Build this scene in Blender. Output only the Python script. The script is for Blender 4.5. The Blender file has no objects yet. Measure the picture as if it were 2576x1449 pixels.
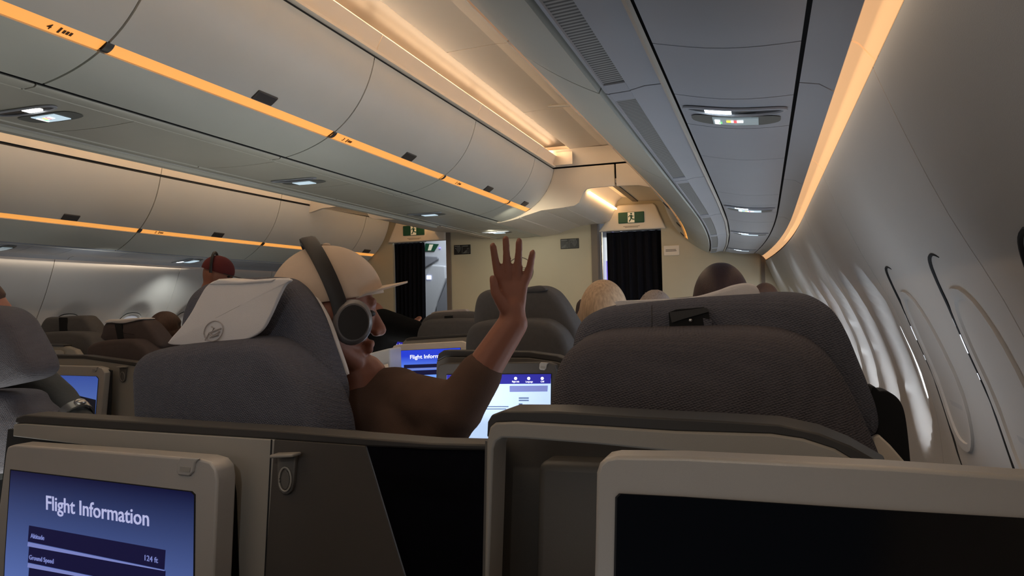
import bpy, bmesh, math, random
from mathutils import Vector, Matrix, Euler
random.seed(7)
V = Vector
sc = bpy.context.scene
col = sc.collection

# ------------------------------------------------------------------ camera
FPX = 1870.0                      # focal length for a 2576 x 1449 frame
CAMP = V((2.2, 0.0, 1.2))
dY = V((634, -33, -FPX)).normalized()
dZ = dY.cross(V((-366, -55, -FPX)).normalized()).normalized()
dX = dY.cross(dZ).normalized()
Rwc = Matrix((dX, dY, dZ))        # rows: world axes seen by the camera -> camera to world
cam_d = bpy.data.cameras.new('camera')
cam_d.sensor_width = 36.0
cam_d.lens = 36.0 * FPX / 2576.0
cam_d.clip_start = 0.02
cam = bpy.data.objects.new('camera', cam_d)
col.objects.link(cam)
cam.matrix_world = Matrix.Translation(CAMP) @ Rwc.to_4x4()
sc.camera = cam

# ------------------------------------------------------------------ world, exposure
sc.view_settings.view_transform = 'Standard'
sc.view_settings.look = 'None'
sc.view_settings.gamma = 1.0
sc.view_settings.use_curve_mapping = False
sc.view_settings.exposure = 0.0
W = bpy.data.worlds.new('world'); sc.world = W
W.use_nodes = True
W.node_tree.nodes['Background'].inputs['Color'].default_value = (0.55, 0.65, 0.9, 1)
W.node_tree.nodes['Background'].inputs['Strength'].default_value = 0.05

def area_light(name, loc, direction, sx, sy, power, color, spread=180):
    L = bpy.data.lights.new(name, 'AREA'); L.shape = 'RECTANGLE'
    L.size = sx; L.size_y = sy; L.energy = power; L.color = color
    L.spread = math.radians(spread)
    o = bpy.data.objects.new(name, L); col.objects.link(o)
    o.location = loc
    o.rotation_euler = V(direction).to_track_quat('-Z', 'Y').to_euler()
    return o

def spot_light(name, loc, target, power, color, angle=60, blend=0.6, r=0.015):
    L = bpy.data.lights.new(name, 'SPOT'); L.energy = power; L.color = color
    L.spot_size = math.radians(angle); L.spot_blend = blend; L.shadow_soft_size = r
    o = bpy.data.objects.new(name, L); col.objects.link(o)
    o.location = loc
    o.rotation_euler = (V(target) - V(loc)).to_track_quat('-Z', 'Y').to_euler()
    return o

WARM = (1.0, 0.62, 0.33); COOL = (0.78, 0.88, 1.0)
# reading lamps along the service panels (cool) and the front row lamps on the bulkhead
for _y, _p in ((1.68, 1.2), (3.48, 6.0), (4.76, 6.0), (6.24, 3.0)):
    spot_light('reading_lamp_window', (2.12, _y, 1.60), (2.22, _y + 0.25, 0.8), _p, COOL, 110, 0.8)
spot_light('reading_lamp_center', (0.03, 1.72, 1.845), (0.25, 1.9, 0.9), 5.0, (1, 0.97, 0.9), 90, 0.8)
spot_light('reading_lamp_front', (0.0, 5.9, 1.845), (0.15, 6.8, 0.9), 9.0, (1.0, 0.93, 0.74), 150, 0.9)
spot_light('reading_lamp_front', (0.5, 5.0, 1.84), (0.6, 6.8, 1.0), 9.0, (1.0, 0.92, 0.72), 120, 0.9)
spot_light('reading_and_fill_far', (-2.1, 4.7, 1.59), (-2.3, 4.9, 0.8), 9.0, (0.92, 0.98, 0.95), 120, 0.8)
# galley ceiling lamps beyond the curtains
area_light('galley_lamp', (-1.0, 7.6, 2.35), (0, 0, -1), 0.9, 0.8, 14, (0.86, 0.93, 1.0))
area_light('galley_lamp', (0.9, 7.6, 2.35), (0, 0, -1), 0.9, 0.8, 10, (0.8, 0.88, 1.0))

# added fill lights: one panel for the unseen rear cabin, two over the aisles
area_light('rear_cabin_fill', (0.6, -1.65, 1.75), (0, 1, 0.0), 4.2, 0.9, 7.5, (1.0, 0.93, 0.86))
area_light('aisle_fill', (1.2, 2.2, 2.33), (0, 0, -1), 0.3, 6.0, 5.5, (1.0, 0.84, 0.66))
area_light('aisle_fill_far', (-1.15, 3.0, 2.33), (0, 0, -1), 0.3, 6.0, 5.5, (1.0, 0.84, 0.66))
# added upward fill at lap height, standing in for screens and lit laps
area_light('lap_fill', (1.30, -0.30, 0.80), (0, 0.1, 1), 0.6, 0.6, 1.8, (1.0, 0.93, 0.82), 150)
area_light('lap_fill', (1.15, 2.15, 0.78), (0, 0, 1), 0.5, 0.4, 1.5, (0.95, 0.97, 1.0), 160)
for _x, _y, _p, _c in ((0.2, 1.3, 2.0, (1, 0.98, 0.88)), (0.2, 2.7, 2.0, (1, 0.98, 0.88)), (0.2, 4.2, 1.6, (1, 0.97, 0.84)), (-1.75, 3.0, 0.4, (0.98, 1, 0.97)), (-1.75, 4.7, 0.5, (0.98, 1, 0.97)),
                       (2.12, 0.55, 0.35, (0.80, 0.89, 1.0)), (2.12, 1.75, 1.3, (0.80, 0.89, 1.0)), (2.12, 3.3, 0.5, (0.80, 0.89, 1.0)), (2.05, 4.8, 0.8, (0.9, 0.94, 1.0))):
    area_light('lap_fill', (_x, _y, 0.75), (0, 0, 1), 0.6, 0.5, _p, _c, 160)
# the warm strip lamps that graze down the sidewalls
area_light('wall_wash', (2.335, 2.4, 1.575), (0.25, 0, -1), 8.0, 0.02, 2.6, (1.0, 0.78, 0.56), 160)
area_light('wall_wash', (-2.335, 2.4, 1.575), (-0.25, 0, -1), 8.0, 0.02, 2.2, (1.0, 0.82, 0.62), 160)
spot_light('viewer_row_fill', (2.10, -0.15, 1.60), (2.0, 0.95, 1.06), 2.2, (1.0, 0.96, 0.88), 70, 0.9)  # added fill on the near shell and monitor, no fixture here
spot_light('neighbour_fill', (1.98, -0.25, 1.60), (0.95, 1.15, 0.97), 10, (0.88, 0.93, 1.0), 38, 0.9)  # added cool fill for the left monitor frame, without a lamp fixture
area_light('cove_throw', (0.752, 1.85, 2.345), (1, 0, 0.04), 7.0, 0.012, 9, (1.0, 0.70, 0.44), 170)
area_light('cove_throw_far', (-0.752, 1.85, 2.345), (-1, 0, 0.04), 7.0, 0.012, 9, (1.0, 0.70, 0.44), 170)
spot_light('reading_and_fill_far', (-1.75, 3.75, 1.50), (-2.6, 3.85, 1.15), 2.2, (0.96, 0.98, 0.98), 150, 0.9)  # added spot that brightens the far sidewall, no reading lamp at this position


# ------------------------------------------------------------------ pixel helpers (measuring)
def ray(u, v):
    return Rwc @ V(((u - 1288) / FPX, -(v - 724.5) / FPX, -1.0))
def az(u, v, zc): return CAMP + ray(u, v) * zc            # at a given depth
def aY(u, v, Y):
    d = ray(u, v); return CAMP + d * (Y / d.y)
def aZ(u, v, z):
    d = ray(u, v); return CAMP + d * ((z - CAMP.z) / d.z)
class Plane:
    """Upright (or reclined) plane through a point; yaw turns it about z, tilt leans its top towards +n."""
    def __init__(s, u, v, zc, yaw=0.0, tilt=0.0):
        s.p = az(u, v, zc)
        a = math.radians(yaw); t = math.radians(tilt)
        s.x = V((math.cos(a), math.sin(a), 0))
        n = V((math.sin(a), -math.cos(a), 0))               # towards the rear of the cabin
        s.z = (V((0, 0, 1)) * math.cos(t) + n * math.sin(t)).normalized()
        s.n = s.x.cross(s.z)
        if s.n.dot(n) < 0: s.n = -s.n
    def hit(s, u, v, off=0.0):
        d = ray(u, v)
        k = (s.p + s.n * off - CAMP).dot(s.n) / d.dot(s.n)
        return CAMP + d * k
    def pts(s, L, off=0.0): return [s.hit(u, v, off) for u, v in L]
    def uv(s, p): q = p - s.p; return (q.dot(s.x), q.dot(s.z))

# ------------------------------------------------------------------ materials
MATS = {}
def srgb(r, g, b):
    f = lambda c: (c / 255 / 12.92) if c / 255 <= 0.04045 else ((c / 255 + 0.055) / 1.055) ** 2.4
    return (f(r), f(g), f(b))
def mat(name, c, rough=0.55, metal=0.0, var=0.06, scale=30, bump=0.0, bscale=300, emit=None, estr=1.0, knit=None, spec=0.5, trans=0.0, streak=False):
    if name in MATS: return MATS[name]
    m = bpy.data.materials.new(name); m.use_nodes = True
    nt = m.node_tree; N = nt.nodes; Lk = nt.links
    b = N['Principled BSDF']
    b.inputs['Roughness'].default_value = rough
    b.inputs['Metallic'].default_value = metal
    b.inputs['Specular IOR Level'].default_value = spec
    tc = N.new('ShaderNodeTexCoord')
    if var:
        no = N.new('ShaderNodeTexNoise'); no.inputs['Scale'].default_value = scale; no.inputs['Detail'].default_value = 3
        if streak:
            mp0 = N.new('ShaderNodeMapping'); mp0.inputs['Scale'].default_value = (1, 1, 0.14)
            Lk.new(tc.outputs['Object'], mp0.inputs['Vector']); Lk.new(mp0.outputs['Vector'], no.inputs['Vector'])
        else:
            Lk.new(tc.outputs['Object'], no.inputs['Vector'])
        mx = N.new('ShaderNodeMix'); mx.data_type = 'RGBA'
        mx.inputs[6].default_value = (*[x * (1 - var) for x in c], 1)
        mx.inputs[7].default_value = (*[min(1, x * (1 + var)) for x in c], 1)
        Lk.new(no.outputs['Fac'], mx.inputs[0]); Lk.new(mx.outputs[2], b.inputs['Base Color'])
    else:
        b.inputs['Base Color'].default_value = (*c, 1)
    if knit:
        vo = N.new('ShaderNodeTexVoronoi'); vo.inputs['Scale'].default_value = knit; vo.inputs['Randomness'].default_value = 0.25
        mp = N.new('ShaderNodeMapping'); mp.inputs['Scale'].default_value = (1, 1, 1.5); mp.inputs['Rotation'].default_value = (0, 0.5, 0)
        Lk.new(tc.outputs['Object'], mp.inputs['Vector']); Lk.new(mp.outputs['Vector'], vo.inputs['Vector'])
        bp = N.new('ShaderNodeBump'); bp.inputs['Strength'].default_value = 0.8; bp.inputs['Distance'].default_value = 0.0035
        bp.invert = True
        Lk.new(vo.outputs['Distance'], bp.inputs['Height']); Lk.new(bp.outputs['Normal'], b.inputs['Normal'])
    elif bump:
        n2 = N.new('ShaderNodeTexNoise'); n2.inputs['Scale'].default_value = bscale; n2.inputs['Detail'].default_value = 2
        Lk.new(tc.outputs['Object'], n2.inputs['Vector'])
        bp = N.new('ShaderNodeBump'); bp.inputs['Strength'].default_value = bump; bp.inputs['Distance'].default_value = 0.002
        Lk.new(n2.outputs['Fac'], bp.inputs['Height']); Lk.new(bp.outputs['Normal'], b.inputs['Normal'])
    if emit:
        b.inputs['Emission Color'].default_value = (*emit, 1)
        b.inputs['Emission Strength'].default_value = estr
    if trans:
        b.inputs['Transmission Weight'].default_value = trans
    MATS[name] = m
    return m

BIN = mat('bin_panel', srgb(205, 203, 196), 0.42, var=0.03, scale=6, bump=0.08, bscale=600)
BIN2 = mat('bin_lower_panel', srgb(204, 206, 196), 0.45, var=0.03, scale=6, bump=0.08, bscale=600)
CEIL = mat('ceiling_panel', srgb(236, 222, 202), 0.6, var=0.03, scale=5, bump=0.1, bscale=700)
SIDE = mat('sidewall_panel', srgb(205, 200, 194), 0.5, var=0.03, scale=5, bump=0.08, bscale=600)
PSU = mat('service_panel', srgb(178, 184, 194), 0.4, var=0.03, scale=8, bump=0.06, bscale=700)
PSUC = mat('center_service_panel', srgb(198, 197, 184), 0.4, var=0.03, scale=8, bump=0.06, bscale=700)
VENT = mat('vent_grille', srgb(120, 122, 118), 0.6, var=0.05)
DARK = mat('dark_gap', srgb(22, 21, 22), 0.7, var=0.1)
TRIMD = mat('dark_trim', srgb(62, 58, 56), 0.45, var=0.06)
STRIP = mat('amber_light_strip', srgb(235, 170, 100), 0.5, emit=srgb(255, 172, 82), estr=0.78, var=0.02, scale=3)
PEACH = mat('peach_wall_light', srgb(235, 190, 140), 0.5, emit=srgb(248, 188, 132), estr=0.68, var=0.02, scale=3)
COVE = mat('cove_lamp', srgb(255, 210, 150), 0.5, emit=(1.0, 0.66, 0.38), estr=20, var=0.0)
COVEF = mat('vault_lamp', srgb(255, 210, 150), 0.5, emit=(1.0, 0.66, 0.32), estr=9, var=0.0)
BULK = mat('bulkhead_laminate', srgb(196, 184, 156), 0.5, var=0.03, scale=9, bump=0.05, bscale=500)
BULK2 = mat('bulkhead_trim', srgb(120, 106, 92), 0.5, var=0.05)
CURT = mat('curtain_fabric', srgb(24, 24, 30), 0.95, var=0.2, scale=60, bump=0.4, bscale=900, spec=0.1)
FLOOR = mat('carpet', srgb(38, 38, 48), 0.95, var=0.25, scale=90, bump=0.6, bscale=700, spec=0.1)
FAB = mat('seat_knit', srgb(98, 97, 104), 0.9, var=0.08, scale=40, knit=210, spec=0.15)
FAB2 = mat('seat_knit_warm', srgb(94, 89, 92), 0.9, var=0.08, scale=40, knit=210, spec=0.15)
FABF = mat('seat_fabric_far', srgb(94, 92, 92), 0.9, var=0.1, scale=60, bump=0.3, bscale=500, spec=0.15)
FABB = mat('seat_fabric_brown', srgb(84, 74, 72), 0.9, var=0.1, scale=60, bump=0.3, bscale=500, spec=0.15)
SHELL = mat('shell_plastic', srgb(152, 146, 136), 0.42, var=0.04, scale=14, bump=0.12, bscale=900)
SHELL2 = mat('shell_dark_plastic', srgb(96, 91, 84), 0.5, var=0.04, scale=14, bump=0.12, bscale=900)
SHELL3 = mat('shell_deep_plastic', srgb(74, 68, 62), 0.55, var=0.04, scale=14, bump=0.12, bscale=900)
BEZEL = mat('monitor_bezel', srgb(176, 170, 162), 0.35, metal=0.15, var=0.04, scale=14, bump=0.15, bscale=1100)
RIM = mat('shell_rim', srgb(58, 55, 52), 0.45, var=0.08)
BLACK = mat('glass_black', srgb(6, 6, 7), 0.12, var=0.0)
PARTI = mat('divider_fabric', srgb(18, 19, 28), 0.95, var=0.2, scale=50, spec=0.1)
CLOTH = mat('white_cloth', srgb(226, 220, 216), 0.9, var=0.04, scale=18, bump=0.35, bscale=800, spec=0.1)
CLOTH2 = mat('cloth_print', srgb(176, 166, 160), 0.9, var=0.05, spec=0.1)
STRAP = mat('black_webbing', srgb(10, 10, 11), 0.8, var=0.2)
CHROME = mat('chrome', srgb(190, 188, 184), 0.25, metal=0.9, var=0.02)
SKIN = mat('skin', srgb(150, 98, 78), 0.55, var=0.08, scale=25, bump=0.1, bscale=400)
SKIN2 = mat('skin_pale', srgb(196, 146, 124), 0.55, var=0.08, scale=25, bump=0.1, bscale=400)
CAPM = mat('cap_cotton', srgb(206, 186, 166), 0.9, var=0.06, scale=30, bump=0.3, bscale=700, spec=0.1)
HPH = mat('headphone_black', srgb(30, 27, 27), 0.5, var=0.05)
HPH2 = mat('headphone_ring', srgb(120, 116, 116), 0.4, metal=0.4, var=0.05)
JACK = mat('jacket_brown', srgb(96, 76, 66), 0.95, var=0.2, scale=20, bump=0.4, bscale=500, spec=0.1)
JACKG = mat('jacket_grey', srgb(66, 68, 68), 0.7, var=0.15, scale=18, bump=0.4, bscale=120, spec=0.2)
JACKB = mat('jacket_black', srgb(20, 20, 22), 0.9, var=0.2, scale=20, bump=0.4, bscale=300, spec=0.1)
HAIRB = mat('hair_blond', srgb(186, 158, 128), 0.7, var=0.55, scale=110, bump=0.6, bscale=260, streak=True)
HAIRD = mat('hair_dark_red', srgb(46, 22, 20), 0.5, var=0.45, scale=110, bump=0.6, bscale=260, streak=True)
HAIRN = mat('hair_brown', srgb(70, 46, 34), 0.6, var=0.45, scale=110, bump=0.6, bscale=260, streak=True)
HAIRG = mat('hair_grey', srgb(150, 138, 132), 0.7, var=0.45, scale=110, bump=0.6, bscale=260, streak=True)
REDCAP = mat('cap_red', srgb(96, 34, 36), 0.9, var=0.1)
GREEN = mat('exit_green', srgb(20, 74, 50), 0.5, var=0.04, emit=srgb(18, 96, 64), estr=0.02)
SIGNW = mat('sign_white', srgb(235, 228, 205), 0.5, var=0.0, emit=srgb(240, 225, 190), estr=0.12)
INK = mat('ink_brown', srgb(92, 58, 24), 0.7, var=0.0)
INKG = mat('ink_grey', srgb(120, 112, 100), 0.7, var=0.0)
PLAC = mat('placard_black', srgb(16, 17, 18), 0.4, var=0.0)
PLACW = mat('placard_print', srgb(118, 118, 114), 0.6, var=0.0)
LENS = mat('reading_lamp_lens', (0.9, 0.95, 1), 0.3, var=0.0, emit=(0.85, 0.95, 1.0), estr=9)
LENSW = mat('reading_lamp_lens_warm', (1, 0.97, 0.9), 0.3, var=0.0, emit=(1.0, 0.97, 0.88), estr=9)
DISP = mat('sign_display', (0.4, 0.5, 0.55), 0.3, var=0.0, emit=(0.62, 0.80, 0.92), estr=0.75)
DISPD = mat('sign_display_dim', (0.2, 0.25, 0.27), 0.3, var=0.0, emit=(0.30, 0.38, 0.42), estr=0.5)
ICONW = mat('icon_white', (1, 1, 1), 0.4, var=0.0, emit=(1, 1, 1), estr=1.3)
ICONY = mat('icon_yellow', (1, 0.8, 0.1), 0.4, var=0.0, emit=(1, 0.78, 0.1), estr=1.0)
ICONR = mat('icon_red', (0.9, 0.1, 0.1), 0.4, var=0.0, emit=(0.9, 0.12, 0.14), estr=1.0)
ICONG = mat('icon_green', (0.2, 0.9, 0.3), 0.4, var=0.0, emit=(0.3, 0.85, 0.35), estr=0.8)
DAY = mat('daylight_pane', (0.6, 0.7, 0.9), 0.3, var=0.0, emit=(0.78, 0.88, 1.0), estr=12.0)
DAYS = mat('daylight_leak', (0.9, 0.9, 1), 0.3, var=0.0, emit=(0.85, 0.9, 1.0), estr=1.1)
SHADE = mat('window_shade', srgb(196, 192, 188), 0.6, var=0.04, trans=0.0)
SHADEG = mat('window_shade_glowing', srgb(196, 194, 194), 0.6, var=0.04, emit=(0.62, 0.66, 0.78), estr=0.22)
GALW = mat('galley_panel', srgb(205, 208, 214), 0.4, var=0.04)
GALG = mat('galley_grey', srgb(140, 142, 150), 0.45, var=0.05)
GALB = mat('galley_blue_lamp', (0.4, 0.35, 1), 0.4, var=0.0, emit=(0.25, 0.18, 1.0), estr=1.2)
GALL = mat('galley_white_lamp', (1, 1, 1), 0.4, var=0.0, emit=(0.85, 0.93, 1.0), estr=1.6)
TXT = mat('screen_text', (0.6, 0.63, 0.8), 0.5, var=0.0, emit=srgb(172, 176, 222), estr=0.8)
TXTB = mat('screen_text_bright', (1, 1, 1), 0.5, var=0.0, emit=(1, 1, 1), estr=1.2)
BARD = mat('screen_bar_dark', srgb(14, 12, 38), 0.5, var=0.0, emit=srgb(26, 24, 66), estr=0.6)
BARL = mat('screen_bar_light', srgb(120, 130, 190), 0.5, var=0.0, emit=srgb(122, 132, 196), estr=0.8)
SCW = mat('screen_page', (0.7, 0.8, 0.95), 0.4, var=0.02, scale=40, emit=srgb(176, 204, 240), estr=1.0)
SCN = mat('screen_navy', srgb(30, 30, 130), 0.4, var=0.0, emit=srgb(38, 36, 140), estr=1.0)
SCT = mat('screen_grey_text', srgb(90, 110, 150), 0.4, var=0.0, emit=srgb(96, 116, 158), estr=0.6)

def screen_gradient(name, lo, hi, z0, z1, e):
    """A screen picture: colour ramp along object z (flat picture content)."""
    m = bpy.data.materials.new(name); m.use_nodes = True
    nt = m.node_tree; N = nt.nodes; Lk = nt.links; b = N['Principled BSDF']
    tc = N.new('ShaderNodeTexCoord'); sp = N.new('ShaderNodeSeparateXYZ'); mr = N.new('ShaderNodeMapRange')
    cr = N.new('ShaderNodeValToRGB')
    mr.inputs[1].default_value = z0; mr.inputs[2].default_value = z1
    cr.color_ramp.elements[0].color = (*lo, 1); cr.color_ramp.elements[1].color = (*hi, 1)
    Lk.new(tc.outputs['Object'], sp.inputs[0]); Lk.new(sp.outputs['Z'], mr.inputs[0]); Lk.new(mr.outputs[0], cr.inputs[0])
    Lk.new(cr.outputs[0], b.inputs['Emission Color']); b.inputs['Emission Strength'].default_value = e
    b.inputs['Base Color'].default_value = (0.01, 0.01, 0.02, 1); b.inputs['Roughness'].default_value = 0.25
    return m

# ------------------------------------------------------------------ mesh builder
class MB:
    def __init__(s): s.v = []; s.f = []
    def add(s, vs, fs):
        k = len(s.v); s.v += [V(p) for p in vs]; s.f += [tuple(i + k for i in f) for f in fs]; return s
    def box(s, a, b):
        x0, y0, z0 = a; x1, y1, z1 = b
        return s.add([(x0, y0, z0), (x1, y0, z0), (x1, y1, z0), (x0, y1, z0), (x0, y0, z1), (x1, y0, z1), (x1, y1, z1), (x0, y1, z1)],
                     [(0, 3, 2, 1), (4, 5, 6, 7), (0, 1, 5, 4), (1, 2, 6, 5), (2, 3, 7, 6), (3, 0, 4, 7)])
    def obox(s, c, ax, ay, az_, hx, hy, hz):
        c = V(c); P = []
        for k in (-1, 1):
            for i, j in ((-1, -1), (1, -1), (1, 1), (-1, 1)): P.append(c + ax * (i * hx) + ay * (j * hy) + az_ * (k * hz))
        return s.add(P, [(0, 3, 2, 1), (4, 5, 6, 7), (0, 1, 5, 4), (1, 2, 6, 5), (2, 3, 7, 6), (3, 0, 4, 7)])
    def prism(s, pts, d):
        n = len(pts); d = V(d); P = [V(p) for p in pts] + [V(p) + d for p in pts]
        return s.add(P, [tuple(range(n)), tuple(range(2 * n - 1, n - 1, -1))] + [(i, (i + 1) % n, n + (i + 1) % n, n + i) for i in range(n)])
    def rings(s, R, closed=True, cap=True):
        n = len(R[0]); P = [p for r in R for p in r]; F = []
        for k in range(len(R) - 1):
            for i in range(n if closed else n - 1):
                j = (i + 1) % n
                F.append((k * n + i, k * n + j, (k + 1) * n + j, (k + 1) * n + i))
        if cap and closed:
            F.append(tuple(range(n - 1, -1, -1))); F.append(tuple(range((len(R) - 1) * n, len(R) * n)))
        return s.add(P, F)
    def tube(s, pts, r, n=8, cap=True):
        pts = [V(p) for p in pts]; R = []
        rr = r if isinstance(r, (list, tuple)) else [r] * len(pts)
        up = V((0, 0, 1))
        for i, p in enumerate(pts):
            t = (pts[min(i + 1, len(pts) - 1)] - pts[max(i - 1, 0)]).normalized()
            a = t.cross(up)
            if a.length < 0.05: a = t.cross(V((0, 1, 0)))
            a.normalize(); b = t.cross(a)
            R.append([p + (a * math.cos(6.28318 * k / n) + b * math.sin(6.28318 * k / n)) * rr[i] for k in range(n)])
        return s.rings(R, True, cap)
    def ell(s, c, rx, ry, rz, M=None, nu=18, nv=12, f=None):
        R = []
        c = V(c)
        for j in range(1, nv):
            th = math.pi * j / nv; r = []
            for i in range(nu):
                ph = 2 * math.pi * i / nu
                d = V((math.sin(th) * math.cos(ph), math.sin(th) * math.sin(ph), math.cos(th)))
                q = V((d.x * rx, d.y * ry, d.z * rz))
                if f: q = f(q, d)
                r.append(c + (M @ q if M else q))
            R.append(r)
        return s.rings(R, True, True)
    def capsule(s, a, b, ra, rb, n=12):
        a = V(a); b = V(b); t = (b - a)
        L = t.length
        if L < 1e-6: return s.ell(a, ra, ra, ra)
        t /= L
        u = t.cross(V((0, 0, 1)))
        if u.length < 0.05: u = t.cross(V((0, 1, 0)))
        u.normalize(); w = t.cross(u); R = []
        prof = [(-ra * math.cos(k * math.pi / 8), ra * math.sin(k * math.pi / 8)) for k in range(1, 5)] + \
               [(L + rb * math.sin(k * math.pi / 8), rb * math.cos(k * math.pi / 8)) for k in range(0, 4)]
        for h, r in prof: R.append([a + t * h + (u * math.cos(6.28318 * k / n) + w * math.sin(6.28318 * k / n)) * r for k in range(n)])
        return s.rings(R, True, True)
    def grid(s, G):
        h = len(G); w = len(G[0])
        return s.add([p for r in G for p in r], [(j * w + i, j * w + i + 1, (j + 1) * w + i + 1, (j + 1) * w + i) for j in range(h - 1) for i in range(w - 1)])
    def sheet(s, G, D):
        """Grid G with back grid D (thickness), edges closed."""
        h = len(G); w = len(G[0]); n = h * w
        F = []
        for j in range(h - 1):
            for i in range(w - 1):
                a = j * w + i
                F.append((a, a + 1, a + w + 1, a + w)); F.append((n + a, n + a + w, n + a + w + 1, n + a + 1))
        def edge(idx):
            for a, b in zip(idx[:-1], idx[1:]): F.append((a, n + a, n + b, b))
        edge([i for i in range(w)]); edge([(h - 1) * w + i for i in range(w)][::-1])
        edge([j * w for j in range(h)][::-1]); edge([j * w + w - 1 for j in range(h)])
        return s.add([p for r in G for p in r] + [p for r in D for p in r], F)

ORG = {}
def tag(o, label=None, cat=None, group=None, kind=None):
    if label: o['label'] = label
    if cat: o['category'] = cat
    if group: o['group'] = group
    if kind: o['kind'] = kind
    return o
def thing(name, label, cat, loc, group=None):
    o = bpy.data.objects.new(name, None); col.objects.link(o); o.location = loc; o.empty_display_size = 0.05
    ORG[o.name] = V(loc)
    return tag(o, label, cat, group)
def build(mb, name, m, parent=None, smooth=True, bevel=0.0, org=None, remesh=0.0, label=None, subs=0, sm_angle=40, seg=2):
    base = ORG[parent.name] if parent else (V(org) if org is not None else V((0, 0, 0)))
    me = bpy.data.meshes.new(name)
    me.from_pydata([tuple(p - base) for p in mb.v], [], mb.f)
    bm = bmesh.new(); bm.from_mesh(me)
    bmesh.ops.recalc_face_normals(bm, faces=bm.faces); bm.to_mesh(me); bm.free()
    me.materials.append(m)
    o = bpy.data.objects.new(name, me); col.objects.link(o)
    if smooth:
        for p in me.polygons: p.use_smooth = True
        me.set_sharp_from_angle(angle=math.radians(sm_angle))
    if parent: o.parent = parent
    else: o.location = base
    ORG[o.name] = base
    if remesh:
        md = o.modifiers.new('remesh', 'REMESH'); md.mode = 'VOXEL'; md.voxel_size = remesh; md.use_smooth_shade = True
        s = o.modifiers.new('smooth', 'SMOOTH'); s.factor = 0.5; s.iterations = 4
    if bevel:
        bv = o.modifiers.new('bevel', 'BEVEL'); bv.width = bevel; bv.segments = seg; bv.limit_method = 'ANGLE'; bv.angle_limit = math.radians(35)
    if subs:
        o.modifiers.new('subs', 'SUBSURF').levels = subs; o.modifiers['subs'].render_levels = subs
    if label: o['label'] = label
    return o
def struct(mb, name, m, parent=None, **k):
    o = build(mb, name, m, parent, **k)
    if parent is None: o['kind'] = 'structure'
    return o

def smooth_loop(pts, n=72, closed=True):
    """Catmull-Rom resample of 2-tuples or Vectors."""
    P = [V(p) if len(p) == 3 else V((p[0], p[1], 0)) for p in pts]; m = len(P); out = []
    segs = m if closed else m - 1
    per = max(1, n // segs)
    for i in range(segs):
        if closed: a, b, c, d = P[i - 1], P[i], P[(i + 1) % m], P[(i + 2) % m]
        else: a, b, c, d = P[max(i - 1, 0)], P[i], P[i + 1], P[min(i + 2, m - 1)]
        for k in range(per):
            t = k / per
            out.append(0.5 * ((2 * b) + (c - a) * t + (2 * a - 5 * b + 4 * c - d) * t * t + (3 * b - a - 3 * c + d) * t ** 3))
    if not closed: out.append(P[-1])
    return out

def pillow(pts, n, T, r, bulge=0.01, seg=5, back=True):
    """Rounded cushion: outline pts (Vectors in a plane), n = towards the viewer, thickness T, edge radius r."""
    m = len(pts); c = sum(pts, V((0, 0, 0))) / m
    nor = []
    for i in range(m):
        t = (pts[(i + 1) % m] - pts[i - 1]).normalized(); o = t.cross(n)
        nor.append(o)
    # orient outwards
    if sum((nor[i]).dot(pts[i] - c) for i in range(m)) < 0: nor = [-o for o in nor]
    R = []
    for k in (0.2, 0.5, 0.75, 0.9):
        R.append([c + (p - nor[i] * r - c) * k + n * (bulge * (1 - k * k)) for i, p in enumerate(pts)])
    for k in range(seg + 1):
        a = math.pi / 2 * k / seg
        R.append([p - nor[i] * (r * (1 - math.sin(a))) - n * (r * (1 - math.cos(a))) for i, p in enumerate(pts)])
    for k in range(seg + 1):
        a = math.pi / 2 * (1 - k / seg)
        R.append([p - nor[i] * (r * (1 - math.sin(a))) - n * (T - r * (1 - math.cos(a))) for i, p in enumerate(pts)])
    mb = MB(); mb.rings(R, True, True); return mb

def plate(mb, P, L, off0, off1):
    """Flat plate: pixel outline L on plane P from offset off0 (towards viewer) back to off1; same size front and back."""
    a = P.pts(L, off0)
    mb.prism(a, P.n * (off1 - off0)); return mb

def text_obj(s, size, M, m, name, parent, bold=False, ext=0.0006, align='LEFT', sx=1.0):
    cu = bpy.data.curves.new('txt', 'FONT'); cu.body = s; cu.size = size; cu.extrude = ext; cu.align_x = align
    cu.resolution_u = 3
    if bold: cu.offset = size * 0.009
    t = bpy.data.objects.new('txt', cu)
    me = bpy.data.meshes.new_from_object(t)
    bpy.data.objects.remove(t)
    base = ORG[parent.name] if parent else V((0, 0, 0))
    me.transform(Matrix.Translation(-base) @ M @ Matrix.Diagonal((sx, 1, 1, 1)))
    me.materials.clear(); me.materials.append(m)
    o = bpy.data.objects.new(name, me); col.objects.link(o)
    if parent: o.parent = parent
    ORG[o.name] = base
    return o
def frame_M(p, x, y):
    x = x.normalized(); z = x.cross(y).normalized(); y = z.cross(x)
    M = Matrix.Identity(4)
    for i in range(3): M[i][0] = x[i]; M[i][1] = y[i]; M[i][2] = z[i]; M[i][3] = p[i]
    return M
def bez(p0, c, p1, t): return ((1 - t) ** 2 * p0[0] + 2 * t * (1 - t) * c[0] + t * t * p1[0], (1 - t) ** 2 * p0[1] + 2 * t * (1 - t) * c[1] + t * t * p1[1])

# ================================================================== cabin shell
YB = 6.76; YR = -1.7
def TX(x, y):
    a = abs(x)
    if a > 1.3 and y > 3.5: a -= 0.145 * ((min(y, 7.2) - 3.5) / 3.26) ** 2
    return math.copysign(a, x)
def ys(y0, y1, n): return [y0 + (y1 - y0) * i / n for i in range(n + 1)]

# floor
mb = MB(); mb.box((-2.75, YR, -0.05), (2.75, 8.6, 0.0))
struct(mb, 'floor', FLOOR, smooth=False)
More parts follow.
